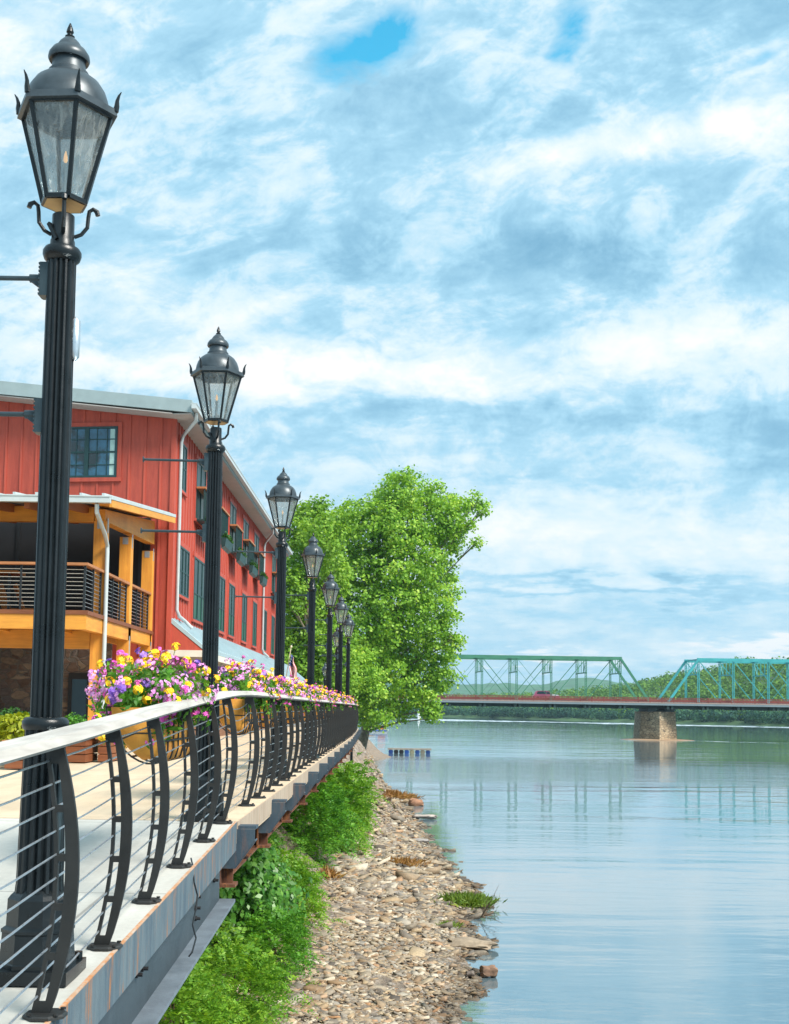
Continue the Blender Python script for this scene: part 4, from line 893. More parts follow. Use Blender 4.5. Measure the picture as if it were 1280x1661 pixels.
vg.hexa([(-5.95, 23.1, brz(23.1)-.07), (-5.42, 23.1, brz(23.1)-.07), (-5.42, 29.8, brz(29.8)-.07), (-5.95, 29.8, brz(29.8)-.07), (-5.95, 23.1, brz(23.1)-.031), (-5.42, 23.1, brz(23.1)-.031), (-5.42, 29.8, brz(29.8)-.031), (-5.95, 29.8, brz(29.8)-.031)])
vg.build('verge_board', TIMBERY, bl)
bg_ = MB(); gutter(bg_, (-15.8, 22.92, brz(23)-.06), (-5.36, 22.92, brz(23)-.06)); bg_.build('balcony_gutter', WHITEM, bl)
ds = MB(); ds.tube([(-5.62, 22.95, 10.15), (-5.63, 23.0, 10.0), (-5.72, 24.1, 9.72), (-5.78, 24.56, 9.58), (-5.78, 24.58, 9.45), (-5.78, 24.58, DECK)], .042, 10); ds.build('balcony_downspout', WHITEM, bl, True)
tr_ = MB(); tr_.box(-15.6, BX+.13, YF+.03, YF+.17, 9.02, 9.07); tr_.build('front_handrail', CEDAR, bl)
tr2 = MB(); tr2.box(BX-.01, BX+.13, YF+.172, 24.62, 9.02, 9.07); tr2.box(BX-.01, BX+.13, 24.88, 26.97, 9.02, 9.07); tr2.box(BX-.01, BX+.13, 27.23, 29.37, 9.02, 9.07); tr2.build('side_handrail', CEDAR, bl)
rd = MB()
for k in range(10):
    z = 8.25+k*.077; rd.tube([(-15.6, YF+.1, z), (BX+.06, YF+.1, z)], .007, 5)
    for a, b in ((YF+.1, 24.62), (24.88, 26.97), (27.23, 29.37)): rd.tube([(BX+.06, a, z), (BX+.06, b, z)], .007, 5)
rd.build('rail_rods', STEEL, bl)
for xx in np.arange(-15.5, -6.3, 1.05): bs = MB(); bs.box(xx-.018, xx+.018, YF+.085, YF+.115, 8.16, 9.02); bs.build('baluster', BLACKM, bl)
for yy in (YF+.1, YF+.75, 24.55, 24.95, 25.6, 26.3, 26.9, 27.3, 28.0, 28.7, 29.3): bs = MB(); bs.box(BX+.04, BX+.08, yy-.018, yy+.018, 8.16, 9.02); bs.build('baluster', BLACKM, bl)

# ---- balcony furniture
def chair(loc, rz, lab):
    c = thing('slat_chair', lab, 'chair', (0, 0, 0), 'orange chairs on the balcony', world=False)
    CH = mat('orange_slat', (.62, .22, .04), .5)
    s = MB(); s.box(-.25, .25, -.25, .25, .36, .40); s.build('seat', CH, c)
    b = MB()
    for k in range(4): b.hexa([(-.25+k*.13, .2, .38), (-.14+k*.13, .2, .38), (-.14+k*.13, .23, .38), (-.25+k*.13, .23, .38), (-.25+k*.13, .40, .95), (-.14+k*.13, .40, .95), (-.14+k*.13, .43, .95), (-.25+k*.13, .43, .95)])
    b.build('backrest', CH, c)
    for sx_ in (-.22, .22):
        for sy_ in (-.2, .2): l = MB(); l.box(sx_-.02, sx_+.02, sy_-.02, sy_+.02, 0, .36); l.build('leg', CH, c)
    c.location = loc; c.rotation_euler.z = rz; return c
chair((-8.75, 28.4, 8.16), 2.2, 'orange slatted chair behind the balcony rods, the left one by the lamp shaft')
chair((-8.33, 28.3, 8.16), 2.0, 'orange slatted chair behind the balcony rods, hard beside the lamp shaft')
tb = thing('bistro_table', 'small square orange topped table standing on the balcony at the frame edge', 'table', (-8.2, 26.1, 8.16))
q = MB(); q.box(-8.5, -7.95, 25.8, 26.4, 9.12, 9.18); q.build('table_top', mat('orange_top', (.55, .2, .04), .5), tb)
q = MB(); q.lathe([(.2, 8.16), (.2, 8.18), (.03, 8.2), (.03, 9.12)], 12, (-8.2, 26.1)); q.build('pedestal', BLACKM, tb)
# ---- planters and shrubs in front of the building
def planter(x0, x1, y0, y1, h, lab):
    t_ = thing('wooden_planter', lab, 'planter', ((x0+x1)/2, (y0+y1)/2, DECK), 'wooden planters before the building')
    m = MB()
    n = 3; hh = (h-.05)/n
    for k in range(n):
        z = DECK+.02+k*hh
        m.box(x0, x1, y0, y0+.05, z, z+hh-.012); m.box(x0, x1, y1-.05, y1, z, z+hh-.012); m.box(x0, x0+.05, y0+.05, y1-.05, z, z+hh-.012); m.box(x1-.05, x1, y0+.05, y1-.05, z, z+hh-.012)
    m.build('side_boards', REDWOOD, t_); m = MB(); m.box(x0-.04, x1+.04, y0-.04, y0+.1, DECK+h-.04, DECK+h); m.box(x1-.1, x1+.04, y0+.1, y1, DECK+h-.04, DECK+h); m.box(x0-.04, x0+.1, y0+.1, y1, DECK+h-.04, DECK+h); m.build('cap_board', CEDAR, t_)
    m = MB(); m.box(x0+.05, x1-.05, y0+.05, y1-.05, DECK+.1, DECK+h-.08); m.build('soil', mat('soil', (.05, .035, .025), .95), t_)
planter(-5.50, -5.16, 17.6, 19.2, .42, 'wooden planter box left of the nearest lamp, low yellow foliage behind it')
planter(-7.2, -5.9, 17.9, 18.5, .40, 'wooden planter box at the picture edge under the yellow foliage')
planter(-5.22, -4.90, 19.8, 20.6, .44, 'reddish wooden planter box just right of the nearest lamp')
planter(-4.80, -4.62, 20.2, 21.2, .42, 'narrow reddish planter box beside the flower basket')
def shrub(x, y, z, rx_, ry_, rz_, n, size, m_, lab, grp=None, name='shrub', cat='shrub', asp=.6):
    t_ = thing(name, lab, cat, (x, y, z), grp)
    d = nrm(RNG.normal(size=(n, 3))); rr = RNG.uniform(.4, 1, size=(n, 1))**.5; lump = 1+.12*np.sin(d[:, :1]*8+x)*np.cos(d[:, 1:2]*7+y)
    C = d*rr*lump*np.array([rx_, ry_, rz_])+np.array([x, y, z+rz_*.95]); quads('foliage', leaves(C, RNG.uniform(.7, 1.3, n)*size, d+RNG.normal(scale=.6, size=d.shape), asp), m_, t_)
    s = MB()
    for k in range(5): s.tube([(x, y, z), (x+RNG.normal()*rx_*.2, y+RNG.normal()*ry_*.2, z+rz_), (x+RNG.normal()*rx_*.4, y+RNG.normal()*ry_*.4, z+rz_*1.5)], [.02, .015, .006], 6)
    s.build('stem', STEM, t_); return t_
shrub(-6.35, 20.6, DECK, .42, .42, .45, 2600, .06, LEAF_DARK, 'round dark boxwood at the picture edge behind the yellow foliage', 'clipped boxwoods', 'boxwood')
shrub(-5.95, 20.9, DECK, .32, .32, .42, 2000, .06, LEAF_DARK, 'round dark boxwood close left of the nearest lamp shaft', 'clipped boxwoods', 'boxwood')
shrub(-5.45, 21.2, DECK, .36, .34, .40, 2000, .055, LEAF_FERN, 'brighter green boxwood close right of the nearest lamp shaft', 'clipped boxwoods', 'boxwood')
shrub(-5.05, 22.2, DECK, .30, .30, .34, 1500, .06, LEAF_DARK, 'small dark boxwood by the balcony post above the nearest basket', 'clipped boxwoods', 'boxwood')
shrub(-5.72, 18.9, DECK+.2, .52, .4, .30, 1500, .09, LEAF_YEL, 'bright yellow green foliage plant over the left planter', None, 'foliage_plant', 'plant')
# ---- flag
fg = thing('flag', 'small drooping red white and blue flag on a white pole above the porch roof', 'flag', (-4.35, 50, 7.7))
q = MB(); q.tube([(-4.35, 50, 7.62), (-4.17, 49.9, 8.80)], .018, 8); q.lathe([(.004, 8.78), (.04, 8.80), (.045, 8.84), (.03, 8.875), (.004, 8.885)], 10, (-4.165, 49.9)); q.build('pole', mat('cream_pole', (.75, .68, .45), .4), fg, True)
RED, WHT, BLU = mat('flag_red', (.5, .02, .03), .8), mat('flag_white', (.75, .75, .75), .8), mat('flag_blue', (.03, .05, .22), .8)
q = MB(); nu, nv = 13, 16; W_, H_ = .33, .98
def fpt(i, j):
    u = i/nu; v = j/nv; return (-4.20+W_*u*(.45+.55*v)+.03*math.sin(v*9+u*3), 49.88-.10*math.sin(u*9+v*2), 8.55-H_*v-.28*u*(1-v)*.6)
for i in range(nu):
    for j in range(nv):
        q.cur = 2 if (j < 8 and i < 8) else (0 if i % 2 == 0 else 1)
        q.add([fpt(i, j), fpt(i+1, j), fpt(i+1, j+1), fpt(i, j+1)], [(0, 1, 2, 3)])
q.cur = 1
for i in range(1, 8, 2):
    for j in range(1, 8, 2):
        a = np.array(fpt(i+.3, j+.3)); e = .011; q.add([a+(-e, -.012, -e), a+(e, -.012, -e), a+(e, -.012, e), a+(-e, -.012, e)], [(0, 1, 2, 3)])
me_ = q.build('flag_cloth', [RED, WHT, BLU], fg)

# ---------------------------------------------------------------- trees
def tree(name, lab, base, blobs, mat_, leafsize, dens, group=None, trunk_r=.35, spray=11, dscale=1.):
    """blobs: (x, y, z, r). Sprays of leaf quads fill each one, limbs run to them."""
    t_ = thing(name, lab, 'tree', base, group)
    tk = MB(); b0 = Vector(base); zc = [b[2] for b in blobs]; cx_ = sum(b[0] for b in blobs)/len(blobs)
    zt = min(zc)+(max(zc)-min(zc))*.55; mid = Vector((b0.x*.6+cx_*.4, b0.y, (b0.z+zt)*.5)); top = Vector((cx_, b0.y, zt))
    tk.tube([b0-Vector((0, 0, .4)), b0+(mid-b0)*.4+Vector((.1, 0, 0)), mid, (mid+top)/2+Vector((-.15, .1, 0)), top], [trunk_r*1.25, trunk_r*.95, trunk_r*.8, trunk_r*.55, trunk_r*.25], 12)
    tr = tk.build('trunk', BARK, t_, True)
    li = MB(); rr = random.Random(5)
    for (x, y, z, r_) in blobs:
        f = min(.95, max(.12, (z-b0.z)/(zt-b0.z)*.6)); st = b0.lerp(mid, f*2) if f < .5 else mid.lerp(top, f*2-1)
        e = Vector((x, y, z)); m1 = st.lerp(e, .5)+Vector((rr.uniform(-.3, .3), rr.uniform(-.3, .3), .35)); rad = trunk_r*.32
        li.tube([st, m1, e], [rad, rad*.6, rad*.22], 7)
        for k in range(4):
            q = Vector((rr.gauss(0, 1), rr.gauss(0, 1), rr.gauss(0, 1))).normalized()*r_*.85; li.tube([m1.lerp(e, .6), e+q*.5, e+q], [rad*.3, rad*.2, rad*.06], 5)
    li.build('limb', BARK, tr, True)
    V = []
    for (x, y, z, r_) in blobs:
        ns = max(6, int(dens*r_*r_*dscale)); d = nrm(RNG.normal(size=(ns, 3))); q = RNG.uniform(.12, 1.08, size=(ns, 1))**.45; q = np.where(RNG.uniform(size=(ns, 1)) < .12, RNG.uniform(1.0, 1.38, size=(ns, 1)), q)
        sc_ = np.array([x, y, z])+d*q*r_*np.array([1, 1, .92])
        C = np.repeat(sc_, spray, 0)+RNG.normal(scale=.27*leafsize/.26, size=(ns*spray, 3))*np.array([1, 1, .75])
        N = np.repeat(d, spray, 0)*.5+RNG.normal(scale=.6, size=C.shape)+np.array([0, -.1, .55])
        V.append(leaves(C, RNG.uniform(.65, 1.25, len(C))*leafsize, N, .82, .1))
    quads('crown', np.concatenate(V), mat_, t_); return t_
def pb(px, py, rp, d, dd=0):
    p = P(px, py, d+dd); return (p[0], p[1], p[2], rp*d/F)
rr = random.Random(21)
D = 140
bl1 = [(655, 800, 36), (690, 808, 30), (720, 815, 24), (632, 830, 34), (742, 822, 20), (770, 815, 17), (782, 828, 12), (758, 850, 14), (770, 882, 9), (700, 850, 40), (600, 850, 40), (570, 838, 30), (545, 850, 30), (650, 860, 48), (720, 880, 30), (735, 860, 18),
       (590, 905, 50), (660, 920, 55), (710, 930, 34), (728, 965, 18), (545, 900, 40), (560, 960, 50), (640, 985, 60), (700, 985, 38), (725, 1005, 18), (590, 1030, 52), (660, 1050, 55), (710, 1045, 36), (735, 1040, 14), (550, 1030, 44), (620, 1095, 44), (680, 1105, 40), (715, 1095, 28), (580, 1100, 38),
       (600, 1145, 26), (640, 1140, 24), (690, 1140, 24), (620, 1165, 16), (657, 1160, 11), (700, 1152, 14), (640, 775, 12), (662, 775, 14), (615, 810, 16), (705, 1165, 6), (590, 1165, 18)]
tree('sycamore_tree', 'big leaning bright green sycamore over the water at the end of the railing', (-4.0, D+6, bank_pt(-4.0, D+6)),
     [pb(x, y, r_, D, rr.uniform(-4, 4)) for x, y, r_ in bl1], LEAF_TREE, .37, 12.5, trunk_r=.55, spray=24)
D2 = 118
bl2 = [(500, 840, 26), (520, 830, 22), (485, 870, 30), (525, 870, 36), (490, 920, 40), (530, 930, 40), (470, 960, 40), (510, 990, 50), (480, 1040, 48), (530, 1050, 46), (500, 1095, 40), (545, 1100, 40), (460, 1100, 40), (440, 1000, 40), (430, 1060, 40), (430, 930, 30)]
tree('leafy_tree', 'paler green tree behind the far corner of the red building', (-7.0, D2, 4.9), [pb(x, y, r_, D2, rr.uniform(-3, 3)) for x, y, r_ in bl2], LEAF_BACK, .34, 26, trunk_r=.35, spray=16)
bl3 = [(520, 1120, 40), (560, 1120, 40), (480, 1125, 36), (580, 1080, 30), (540, 1080, 34), (600, 1120, 24)]
tree('leafy_tree', 'low dark green tree behind the lamp posts near the end of the railing', (-5.5, 128, 4.0), [pb(x, y, r_, 128, rr.uniform(-2, 2)) for x, y, r_ in bl3], LEAF_TREE, .32, 50, trunk_r=.25)

# ---------------------------------------------------------------- shrubs on the bank
def frond_bush(x, y, ztop, rx_, ry_, n, L, m_, lab, leaflet=.06, kind='fern', stems=7):
    zg = bank_pt(x, y); t_ = thing('bush', lab, 'bush', (x, y, zg), 'wild bushes on the bank below the boardwalk')
    h = (ztop-zg)/2; c = np.array([x, y, zg+h*1.0]); d = nrm(RNG.normal(size=(n, 3))+np.array([.15, -.1, .25]))
    q = RNG.uniform(.25, 1, size=(n, 1))**.5; q = np.where(RNG.uniform(size=(n, 1)) < .14, RNG.uniform(1., 1.28, size=(n, 1)), q); lump = 1+.24*np.sin(d[:, :1]*6+d[:, 2:]*5+x*3)+.16*np.sin(d[:, 1:2]*9+x*5)*np.cos(d[:, 2:]*8)
    O = c+d*q*lump*np.array([rx_, ry_, h])
    s = MB()
    for k in range(stems):
        e = c+nrm(RNG.normal(size=(1, 3)))[0]*np.array([rx_, ry_, h])*.75; e[2] = abs(e[2]-c[2])+c[2]
        s.tube([(x+RNG.normal()*.15, y+RNG.normal()*.15, zg-.1), ((x+e[0])/2, (y+e[1])/2, (zg+e[2])/2+.2), tuple(e)], [.022, .016, .006], 6)
    s.build('stem', STEM, t_)
    dirs = nrm(d*np.array([1, 1, .5])+RNG.normal(scale=.45, size=d.shape)+np.array([0, 0, .25])); Ls = RNG.uniform(.6, 1.2, n)*L
    if kind == 'fern':
        k = 9; tq = np.linspace(.12, 1, k); V = []
        side0 = nrm(np.cross(dirs, np.array([0, 0, 1.])+RNG.normal(scale=.3, size=dirs.shape))); up0 = np.cross(side0, dirs)
        for tv in tq:
            mid = O+dirs*(Ls*tv)[:, None]+np.array([0, 0, -1])*(Ls*tv**2*.45)[:, None]
            w_ = math.sin(math.pi*min(.97, tv*.85+.12))
            for sg_ in (-1, 1):
                u = nrm(side0*sg_+dirs*.35+RNG.normal(scale=.15, size=dirs.shape)); S = leaflet*(.55+.6*w_)*RNG.uniform(.8, 1.2, n)
                V.append(leaves(mid+u*(S*.5)[:, None], S, up0+RNG.normal(scale=.3, size=dirs.shape), .42, .06, u))
        V = np.concatenate(V)
    else:
        k = 6; V = []
        for j in range(k):
            mid = O+dirs*(Ls*(j+.5)/k)[:, None]+np.array([0, 0, -1])*(Ls*((j+.5)/k)**2*.6)[:, None]+RNG.normal(scale=.04, size=O.shape)
            u = dirs*.3+np.array([0, 0, -.8])+RNG.normal(scale=.5, size=O.shape)
            V.append(leaves(mid, RNG.uniform(.7, 1.3, n)*leaflet, d*.6+RNG.normal(scale=.5, size=O.shape)+np.array([.2, -.5, .5]), .62, .05, u))
        V = np.concatenate(V)
    quads('foliage', V, m_, t_); return t_
frond_bush(-3.05, 18.0, 2.65, .80, 1.2, 800, .40, LEAF_LIME, 'bright lime bush lowest in the picture under the girder flange', .085)
frond_bush(-2.8, 22.5, 2.0, .95, 1.5, 900, .42, LEAF_LIME, 'lime green bush beside the gravel in front of the glossy leaved bush', .085)
frond_bush(-2.55, 27.0, 1.95, .68, 1.3, 640, .42, LEAF_FERN, 'low ferny bush with lime tips reaching onto the gravel', .085)
frond_bush(-2.55, 31.5, 2.60, .68, 1.5, 820, .44, LEAF_LIME, 'rounded bright bush right of the glossy leaved bush', .09)
frond_bush(-3.35, 28.5, 3.25, .80, 1.6, 900, .50, LEAF_CURVED, 'glossy broad leaved bush below the first rusty bracket', .15, 'broad')
frond_bush(-4.2, 36.0, 2.9, .80, 2.0, 700, .5, LEAF_FERN, 'shaded ferny bush deep under the deck edge', .10)
frond_bush(-2.75, 43.0, 4.05, 1.15, 2.2, 1250, .6, LEAF_FERN, 'big round ferny bush halfway along the boardwalk brackets', .125)
frond_bush(-2.0, 49.5, 3.95, .95, 2.4, 1150, .65, LEAF_LIME, 'farther bright topped bush near the water and the boulder', .135)
frond_bush(-3.0, 57, 3.4, .9, 2.0, 700, .6, LEAF_FERN, 'farthest low bush in the shade under the last brackets', .13)

# ---------------------------------------------------------------- gravel, rocks, weeds
GR = [(0, (0.063, 0.049, 0.040)), (.15, (0.170, 0.145, 0.121)), (.32, (0.293, 0.238, 0.173)), (.48, (0.179, 0.110, 0.061)), (.62, (0.339, 0.256, 0.165)), (.76, (0.198, 0.176, 0.155)), (.9, (0.446, 0.388, 0.312)), (1, (0.293, 0.158, 0.078))]
STONE = island_mat('shale', GR, .8, .3, True)
n = 42000; u = RNG.uniform(0, 1, n); ya_, yb_ = 20., 120.; gy = 1/((1-u)/ya_**.9+u/yb_**.9)**(1/.9)
gs = RNG.uniform(-.35, 5.0, n)*np.where(gy > 60, .6, 1.); gx = edge(gy)-gs; gz = bank_z(gs, gy)
L_ = np.exp(RNG.normal(np.log(.068), .50, n))*np.clip(gy/30, .85, 1.5); Dm = np.stack([L_*RNG.uniform(1.0, 1.9, n), L_*RNG.uniform(.6, 1.0, n), L_*RNG.uniform(.18, .42, n)], -1)
Vg, Fg = hexas(np.stack([gx, gy, gz+Dm[:, 2]*.22], -1), Dm, RNG.normal(scale=.7, size=n), .10, .78)
tag(mesh_np('gravel', Vg, Fg, STONE), 'broken shale gravel strewn over the river beach', 'gravel', kind='stuff')
def rock(lab, px, py, d, sx_, sy_, sz_, col, seed, name='rock', z=None):
    p = Pz(px, py, .12) if z is None else P(px, py, d)
    rg = np.random.default_rng(seed); import bmesh
    bm = bmesh.new(); bmesh.ops.create_icosphere(bm, subdivisions=3, radius=1)
    for v in bm.verts:
        c = v.co; q = max(abs(c.x), abs(c.y), abs(c.z))**.55; c.x /= q; c.y /= q; c.z /= q
        k = 1+.14*math.sin(c.x*4+seed)+.12*math.sin(c.y*5+c.z*3+seed*2)+.05*math.sin(c.x*11+c.y*9)
        v.co = (c.x*k*sx_*.5, c.y*k*sy_*.5, c.z*k*sz_*.5)
    me = bpy.data.meshes.new(name); bm.to_mesh(me); bm.free(); me.materials.append(mat('rock_'+str(seed), col, .85, 0, .35, 4, tuple(q*.5 for q in col), (.5, .7), .6, 14))
    o = link(name, me, None, True); o.location = (p[0], p[1], p[2]+.02); o.rotation_euler.z = rg.uniform(-.4, .4); return tag(o, lab, 'rock', 'larger rocks on the beach')
rock('flat tan rock slab pointing from the beach into the water', 762, 1532, 34, 1.25, .9, .22, (.34, .26, .18), 3)
rock('brown rock standing alone in the water past the slab', 793, 1577, 31, .36, .30, .26, (.24, .14, .09), 5)
rock('small dark stone in the water beside the lone brown rock', 763, 1581, 31, .2, .18, .14, (.15, .12, .10), 6)
rock('long tan rock ledge lying along the beach below the tree reflection', 690, 1402, 51, 1.9, .7, .24, (.36, .27, .18), 8)
rock('orange brown boulder at the far water edge', 674, 1304, 80, 1.0, .7, .6, (.32, .16, .09), 9)
rock('pale flat stone at the far water edge', 690, 1325, 72, 1.3, .7, .22, (.45, .38, .33), 12)
rock('tan boulder on the dirt bank below the end of the deck', 595, 1228, 0, 2.2, 1.4, 1.1, (.40, .27, .17), 14, z=None)
rock('grey flat rock in mid beach', 680, 1365, 0, .9, .6, .22, (.30, .27, .25), 15)
def tuft(lab, px, py, z, r_, h, n, m_, name='grass_tuft'):
    p = Pz(px, py, z); zz = bank_pt(p[0], p[1])
    t0 = RNG.normal(size=(n, 2))*r_*.5; C0 = np.stack([p[0]+t0[:, 0], p[1]+t0[:, 1], np.full(n, zz)], -1); d = nrm(np.stack([t0[:, 0]/r_*.9, t0[:, 1]/r_*.9, np.ones(n)], -1)+RNG.normal(scale=.3, size=(n, 3)))
    hh = RNG.uniform(.5, 1.1, n)*h; o = quads(name, leaves(C0+d*(hh*.5)[:, None], hh, RNG.normal(size=(n, 3)), .16, .0, d), m_); return tag(o, lab, 'grass tuft' if name == 'grass_tuft' else 'weed')
TUFTM = leaf_mat('tuft_blade', [(0, (.06, .10, .012)), (.6, (.16, .26, .03)), (1, (.32, .36, .06))], .3)
DRY = leaf_mat('dry_weed', [(0, (.16, .07, .02)), (.6, (.34, .17, .05)), (1, (.45, .30, .08))], .3)
tuft('bright green grass tuft at the water edge beside the bare twigs', 752, 1462, .2, .75, .40, 1500, TUFTM)
tuft('small green tuft amid stones between the grass tuft and the slab', 727, 1498, .2, .3, .22, 260, TUFTM)
tuft('rust brown dry weed clump at the top of the beach', 628, 1328, .4, 1.0, .45, 900, DRY, 'dry_weed')
tuft('orange dry weeds across the middle of the beach', 645, 1395, .5, 1.0, .3, 900, DRY, 'dry_weed')
tuft('brown dry weed sprig beside the ferny bush at the gravel edge', 531, 1428, .8, .18, .45, 130, DRY, 'dry_weed')
tuft('rust dry weeds along the far water edge', 655, 1290, .2, .9, .5, 420, DRY, 'dry_weed')
tw = MB(); p0 = Pz(780, 1488, .1)
for dx, dz, dy in ((.55, 1.0, 0), (.35, .75, -.5), (.62, .55, .3), (.5, .2, -.4), (.2, .5, .2), (.6, -.05, -.8)):
    a = Vector(p0); e = a+Vector((dx, dy, dz)); m1 = a.lerp(e, .5)+Vector((.06, 0, .05)); tw.tube([a, m1, e], [.014, .009, .003], 5); tw.tube([m1, m1+Vector((dx*.3, .1, -dz*.12+.12))], [.006, .002], 4)
tag(tw.build('driftwood_twig', STEM), 'bare dark twigs sticking out over the water from the beach', 'branch')

# ---------------------------------------------------------------- dock, boat, marker
dkp = Pz(664, 1224, 0); dx0, dx1, dy = -.6, 5.4, 176.5
fd = thing('floating_dock', 'floating wooden dock on blue and black barrels off the bank', 'dock', (2.4, dy+1, 0))
q = MB(); q.box(dx0-.1, dx1+.15, dy, dy+2.4, .62, .72); q.box(dx0-.1, dx1+.15, dy-.04, dy, .52, .74); q.build('dock_deck', wood_mat('grey_planks', (.36, .32, .27), (.22, .19, .16), 0), fd)
BCOL = [(.01, .04, .18), (.008, .008, .01), (.008, .008, .01), (.01, .06, .26), (.26, .24, .15), (.012, .05, .20), (.20, .18, .13), (.01, .04, .16)]
for k, cc in enumerate(BCOL):
    xx = dx0+.35+k*.76; q = MB()
    prof = [(.10, 0), (.30, .02), (.33, .06), (.34, .9), (.33, 1.0), (.30, 1.04), (.1, 1.06)]
    q.lathe(prof, 16); q.v = [(xx+x_, dy-.02+z_, .22+y_) for x_, y_, z_ in q.v]; q.build('barrel', mat('barrel_paint', cc, .4), fd, True)
bp_ = Pz(612, 1189, 0); bx, by = bp_[0], bp_[1]; s_ = by/F
bt = thing('pontoon_boat', 'small white boat with an orange canopy moored beyond the leaning tree', 'boat', (bx, by, 0))
q = MB()
q.hexa([(bx-17*s_, by-1, -.2), (bx+15*s_, by-1, -.2), (bx+15*s_, by+1, -.2), (bx-17*s_, by+1, -.2), (bx-19*s_, by-1.3, .9), (bx+19*s_, by-1.3, .9), (bx+19*s_, by+1.3, .9), (bx-19*s_, by+1.3, .9)]); q.build('hull', mat('white_hull', (.75, .78, .80), .35), bt)
q = MB(); q.box(bx-17*s_, bx+17*s_, by-1.31, by-1.30, .55, .80); q.build('blue_stripe', mat('blue_stripe', (.05, .12, .45), .4), bt)
q = MB(); q.box(bx+1*s_, bx+13*s_, by-1.1, by+1.1, 1.0, 1.9); q.build('orange_cover', mat('orange_cover', (.75, .20, .03), .6), bt)
q = MB(); q.box(bx-14*s_, bx-3*s_, by-1, by+1, .9, 1.4); q.build('seat', mat('cream_seat', (.7, .66, .5), .6), bt)
q = MB(); q.prism([(bx-16*s_, by-1.3, 3.1), (bx+12*s_, by-1.3, 3.1), (bx+10*s_, by-1.3, 3.3), (bx-14*s_, by-1.3, 3.3)], (0, 2.6, 0)); q.build('canopy', mat('white_canopy', (.8, .82, .82), .5), bt)
q = MB()
for a in (-15, 11):
    for b in (-1.2, 1.2): q.tube([(bx+a*s_, by+b, .9), (bx+a*s_, by+b, 3.12)], .04, 6)
q.build('canopy_frame', STEEL, bt)
mk = Pz(679, 1163, 0)
q = MB(); q.lathe([(1.7, 0), (1.7, .6), (1.25, .8), (1.05, 3.6), (1.15, 3.7), (1.15, 4.1), (.7, 4.3), (.1, 5.4)], 14, (mk[0], mk[1])); tag(q.build('channel_marker', mat('marker_white', (.8, .8, .8), .5)), 'white marker tower standing in the water at the far shore', 'marker')

# ---------------------------------------------------------------- bridge
BR = thing('truss_bridge', 'long green steel truss bridge on stone piers across the river', 'bridge', (60, 284, 0))
YN, YFR, SKW = 284., 292.8, .81; ZC, ZB = 18.62, 8.55
GREEN = mat('green_bridge_paint', (.055, .21, .125), .5, 0, .2, .6); TEAL = mat('teal_bridge_paint', (.05, .36, .37), .5, 0, .2, .6)
def span(b0, h0, step, npan, b1, m_, name):
    hips = [h0+step*k for k in range(npan+1)]
    for far in (0, 1):
        y = YFR if far else YN; sh = -SKW if far else 0
        X = lambda v: v+sh
        q = MB(); q.bar((X(hips[0]-.3), y, ZC), (X(hips[-1]+.3), y, ZC), .5, .72); q.bar((X(b0), y, ZB), (X(hips[0]), y, ZC), .5, .62, (0, 1, 0)); q.bar((X(b1), y, ZB), (X(hips[-1]), y, ZC), .5, .62, (0, 1, 0))
        q.bar((X(b0), y, ZB-.1), (X(b1), y, ZB-.1), .4, .5); tr = q.build('truss', m_, BR)
        mid = npan/2
        for k, hx in enumerate(hips):
            q = MB(); q.bar((X(hx)-.17, y, ZB), (X(hx)-.17, y, ZC-.3), .14, .34, (0, 1, 0)); q.bar((X(hx)+.17, y, ZB), (X(hx)+.17, y, ZC-.3), .14, .34, (0, 1, 0))
            zz = ZB+.8
            while zz < ZC-.8: q.bar((X(hx)-.12, y, zz), (X(hx)+.12, y, zz+.5), .05, .03, (0, 1, 0)); zz += .6
            q.build('vertical_post', m_, tr)
        for k in range(npan):
            a, b = hips[k], hips[k+1]; q = MB()
            if k < mid: q.bar((X(a), y-.1, ZC-.2), (X(b), y-.1, ZB+.2), .16, .26, (0, 1, 0)); q.bar((X(a), y+.1, ZC-.2), (X(b), y+.1, ZB+.2), .08, .12, (0, 1, 0))
            if k >= mid: q.bar((X(b), y-.1, ZC-.2), (X(a), y-.1, ZB+.2), .16, .26, (0, 1, 0)); q.bar((X(b), y+.1, ZC-.2), (X(a), y+.1, ZB+.2), .08, .12, (0, 1, 0))
            if abs(k+.5-mid) < 1.1:
                if k < mid: q.bar((X(b), y, ZC-.2), (X(a), y, ZB+.2), .07, .10, (0, 1, 0))
                else: q.bar((X(a), y, ZC-.2), (X(b), y, ZB+.2), .07, .10, (0, 1, 0))
            q.build('diagonal', m_, tr)
    sw = MB()
    for k, hx in enumerate(hips):
        sw.bar((hx, YN, ZC), (hx-SKW, YFR, ZC), .3, .3); sw.bar((hx, YN, ZC-3.4), (hx-SKW, YFR, ZC-3.4), .2, .25)
        for f in (.25, .5, .75): sw.bar((hx-SKW*f, YN+(YFR-YN)*f, ZC), (hx-SKW*f, YN+(YFR-YN)*f, ZC-3.4), .14, .14)
        sw.bar((hx, YN, ZC), (hx-SKW*.25, YN+(YFR-YN)*.25, ZC-3.4), .1, .1); sw.bar((hx-SKW, YFR, ZC), (hx-SKW*.75, YN+(YFR-YN)*.75, ZC-3.4), .1, .1)
        if k < npan: sw.bar((hx, YN, ZC+.1), (hips[k+1]-SKW, YFR, ZC+.1), .12, .12); sw.bar((hx-SKW, YFR, ZC+.1), (hips[k+1], YN, ZC+.1), .12, .12)
    sw.build('sway_bracing', m_, BR)
span(-10.5, -3.56, 7.965, 7, 59.0, GREEN, 'a'); span(63.05, 70.15, 8.05, 7, 133.5, TEAL, 'b'); span(-84, -77, 7.965, 7, -14.5, GREEN, 'c')
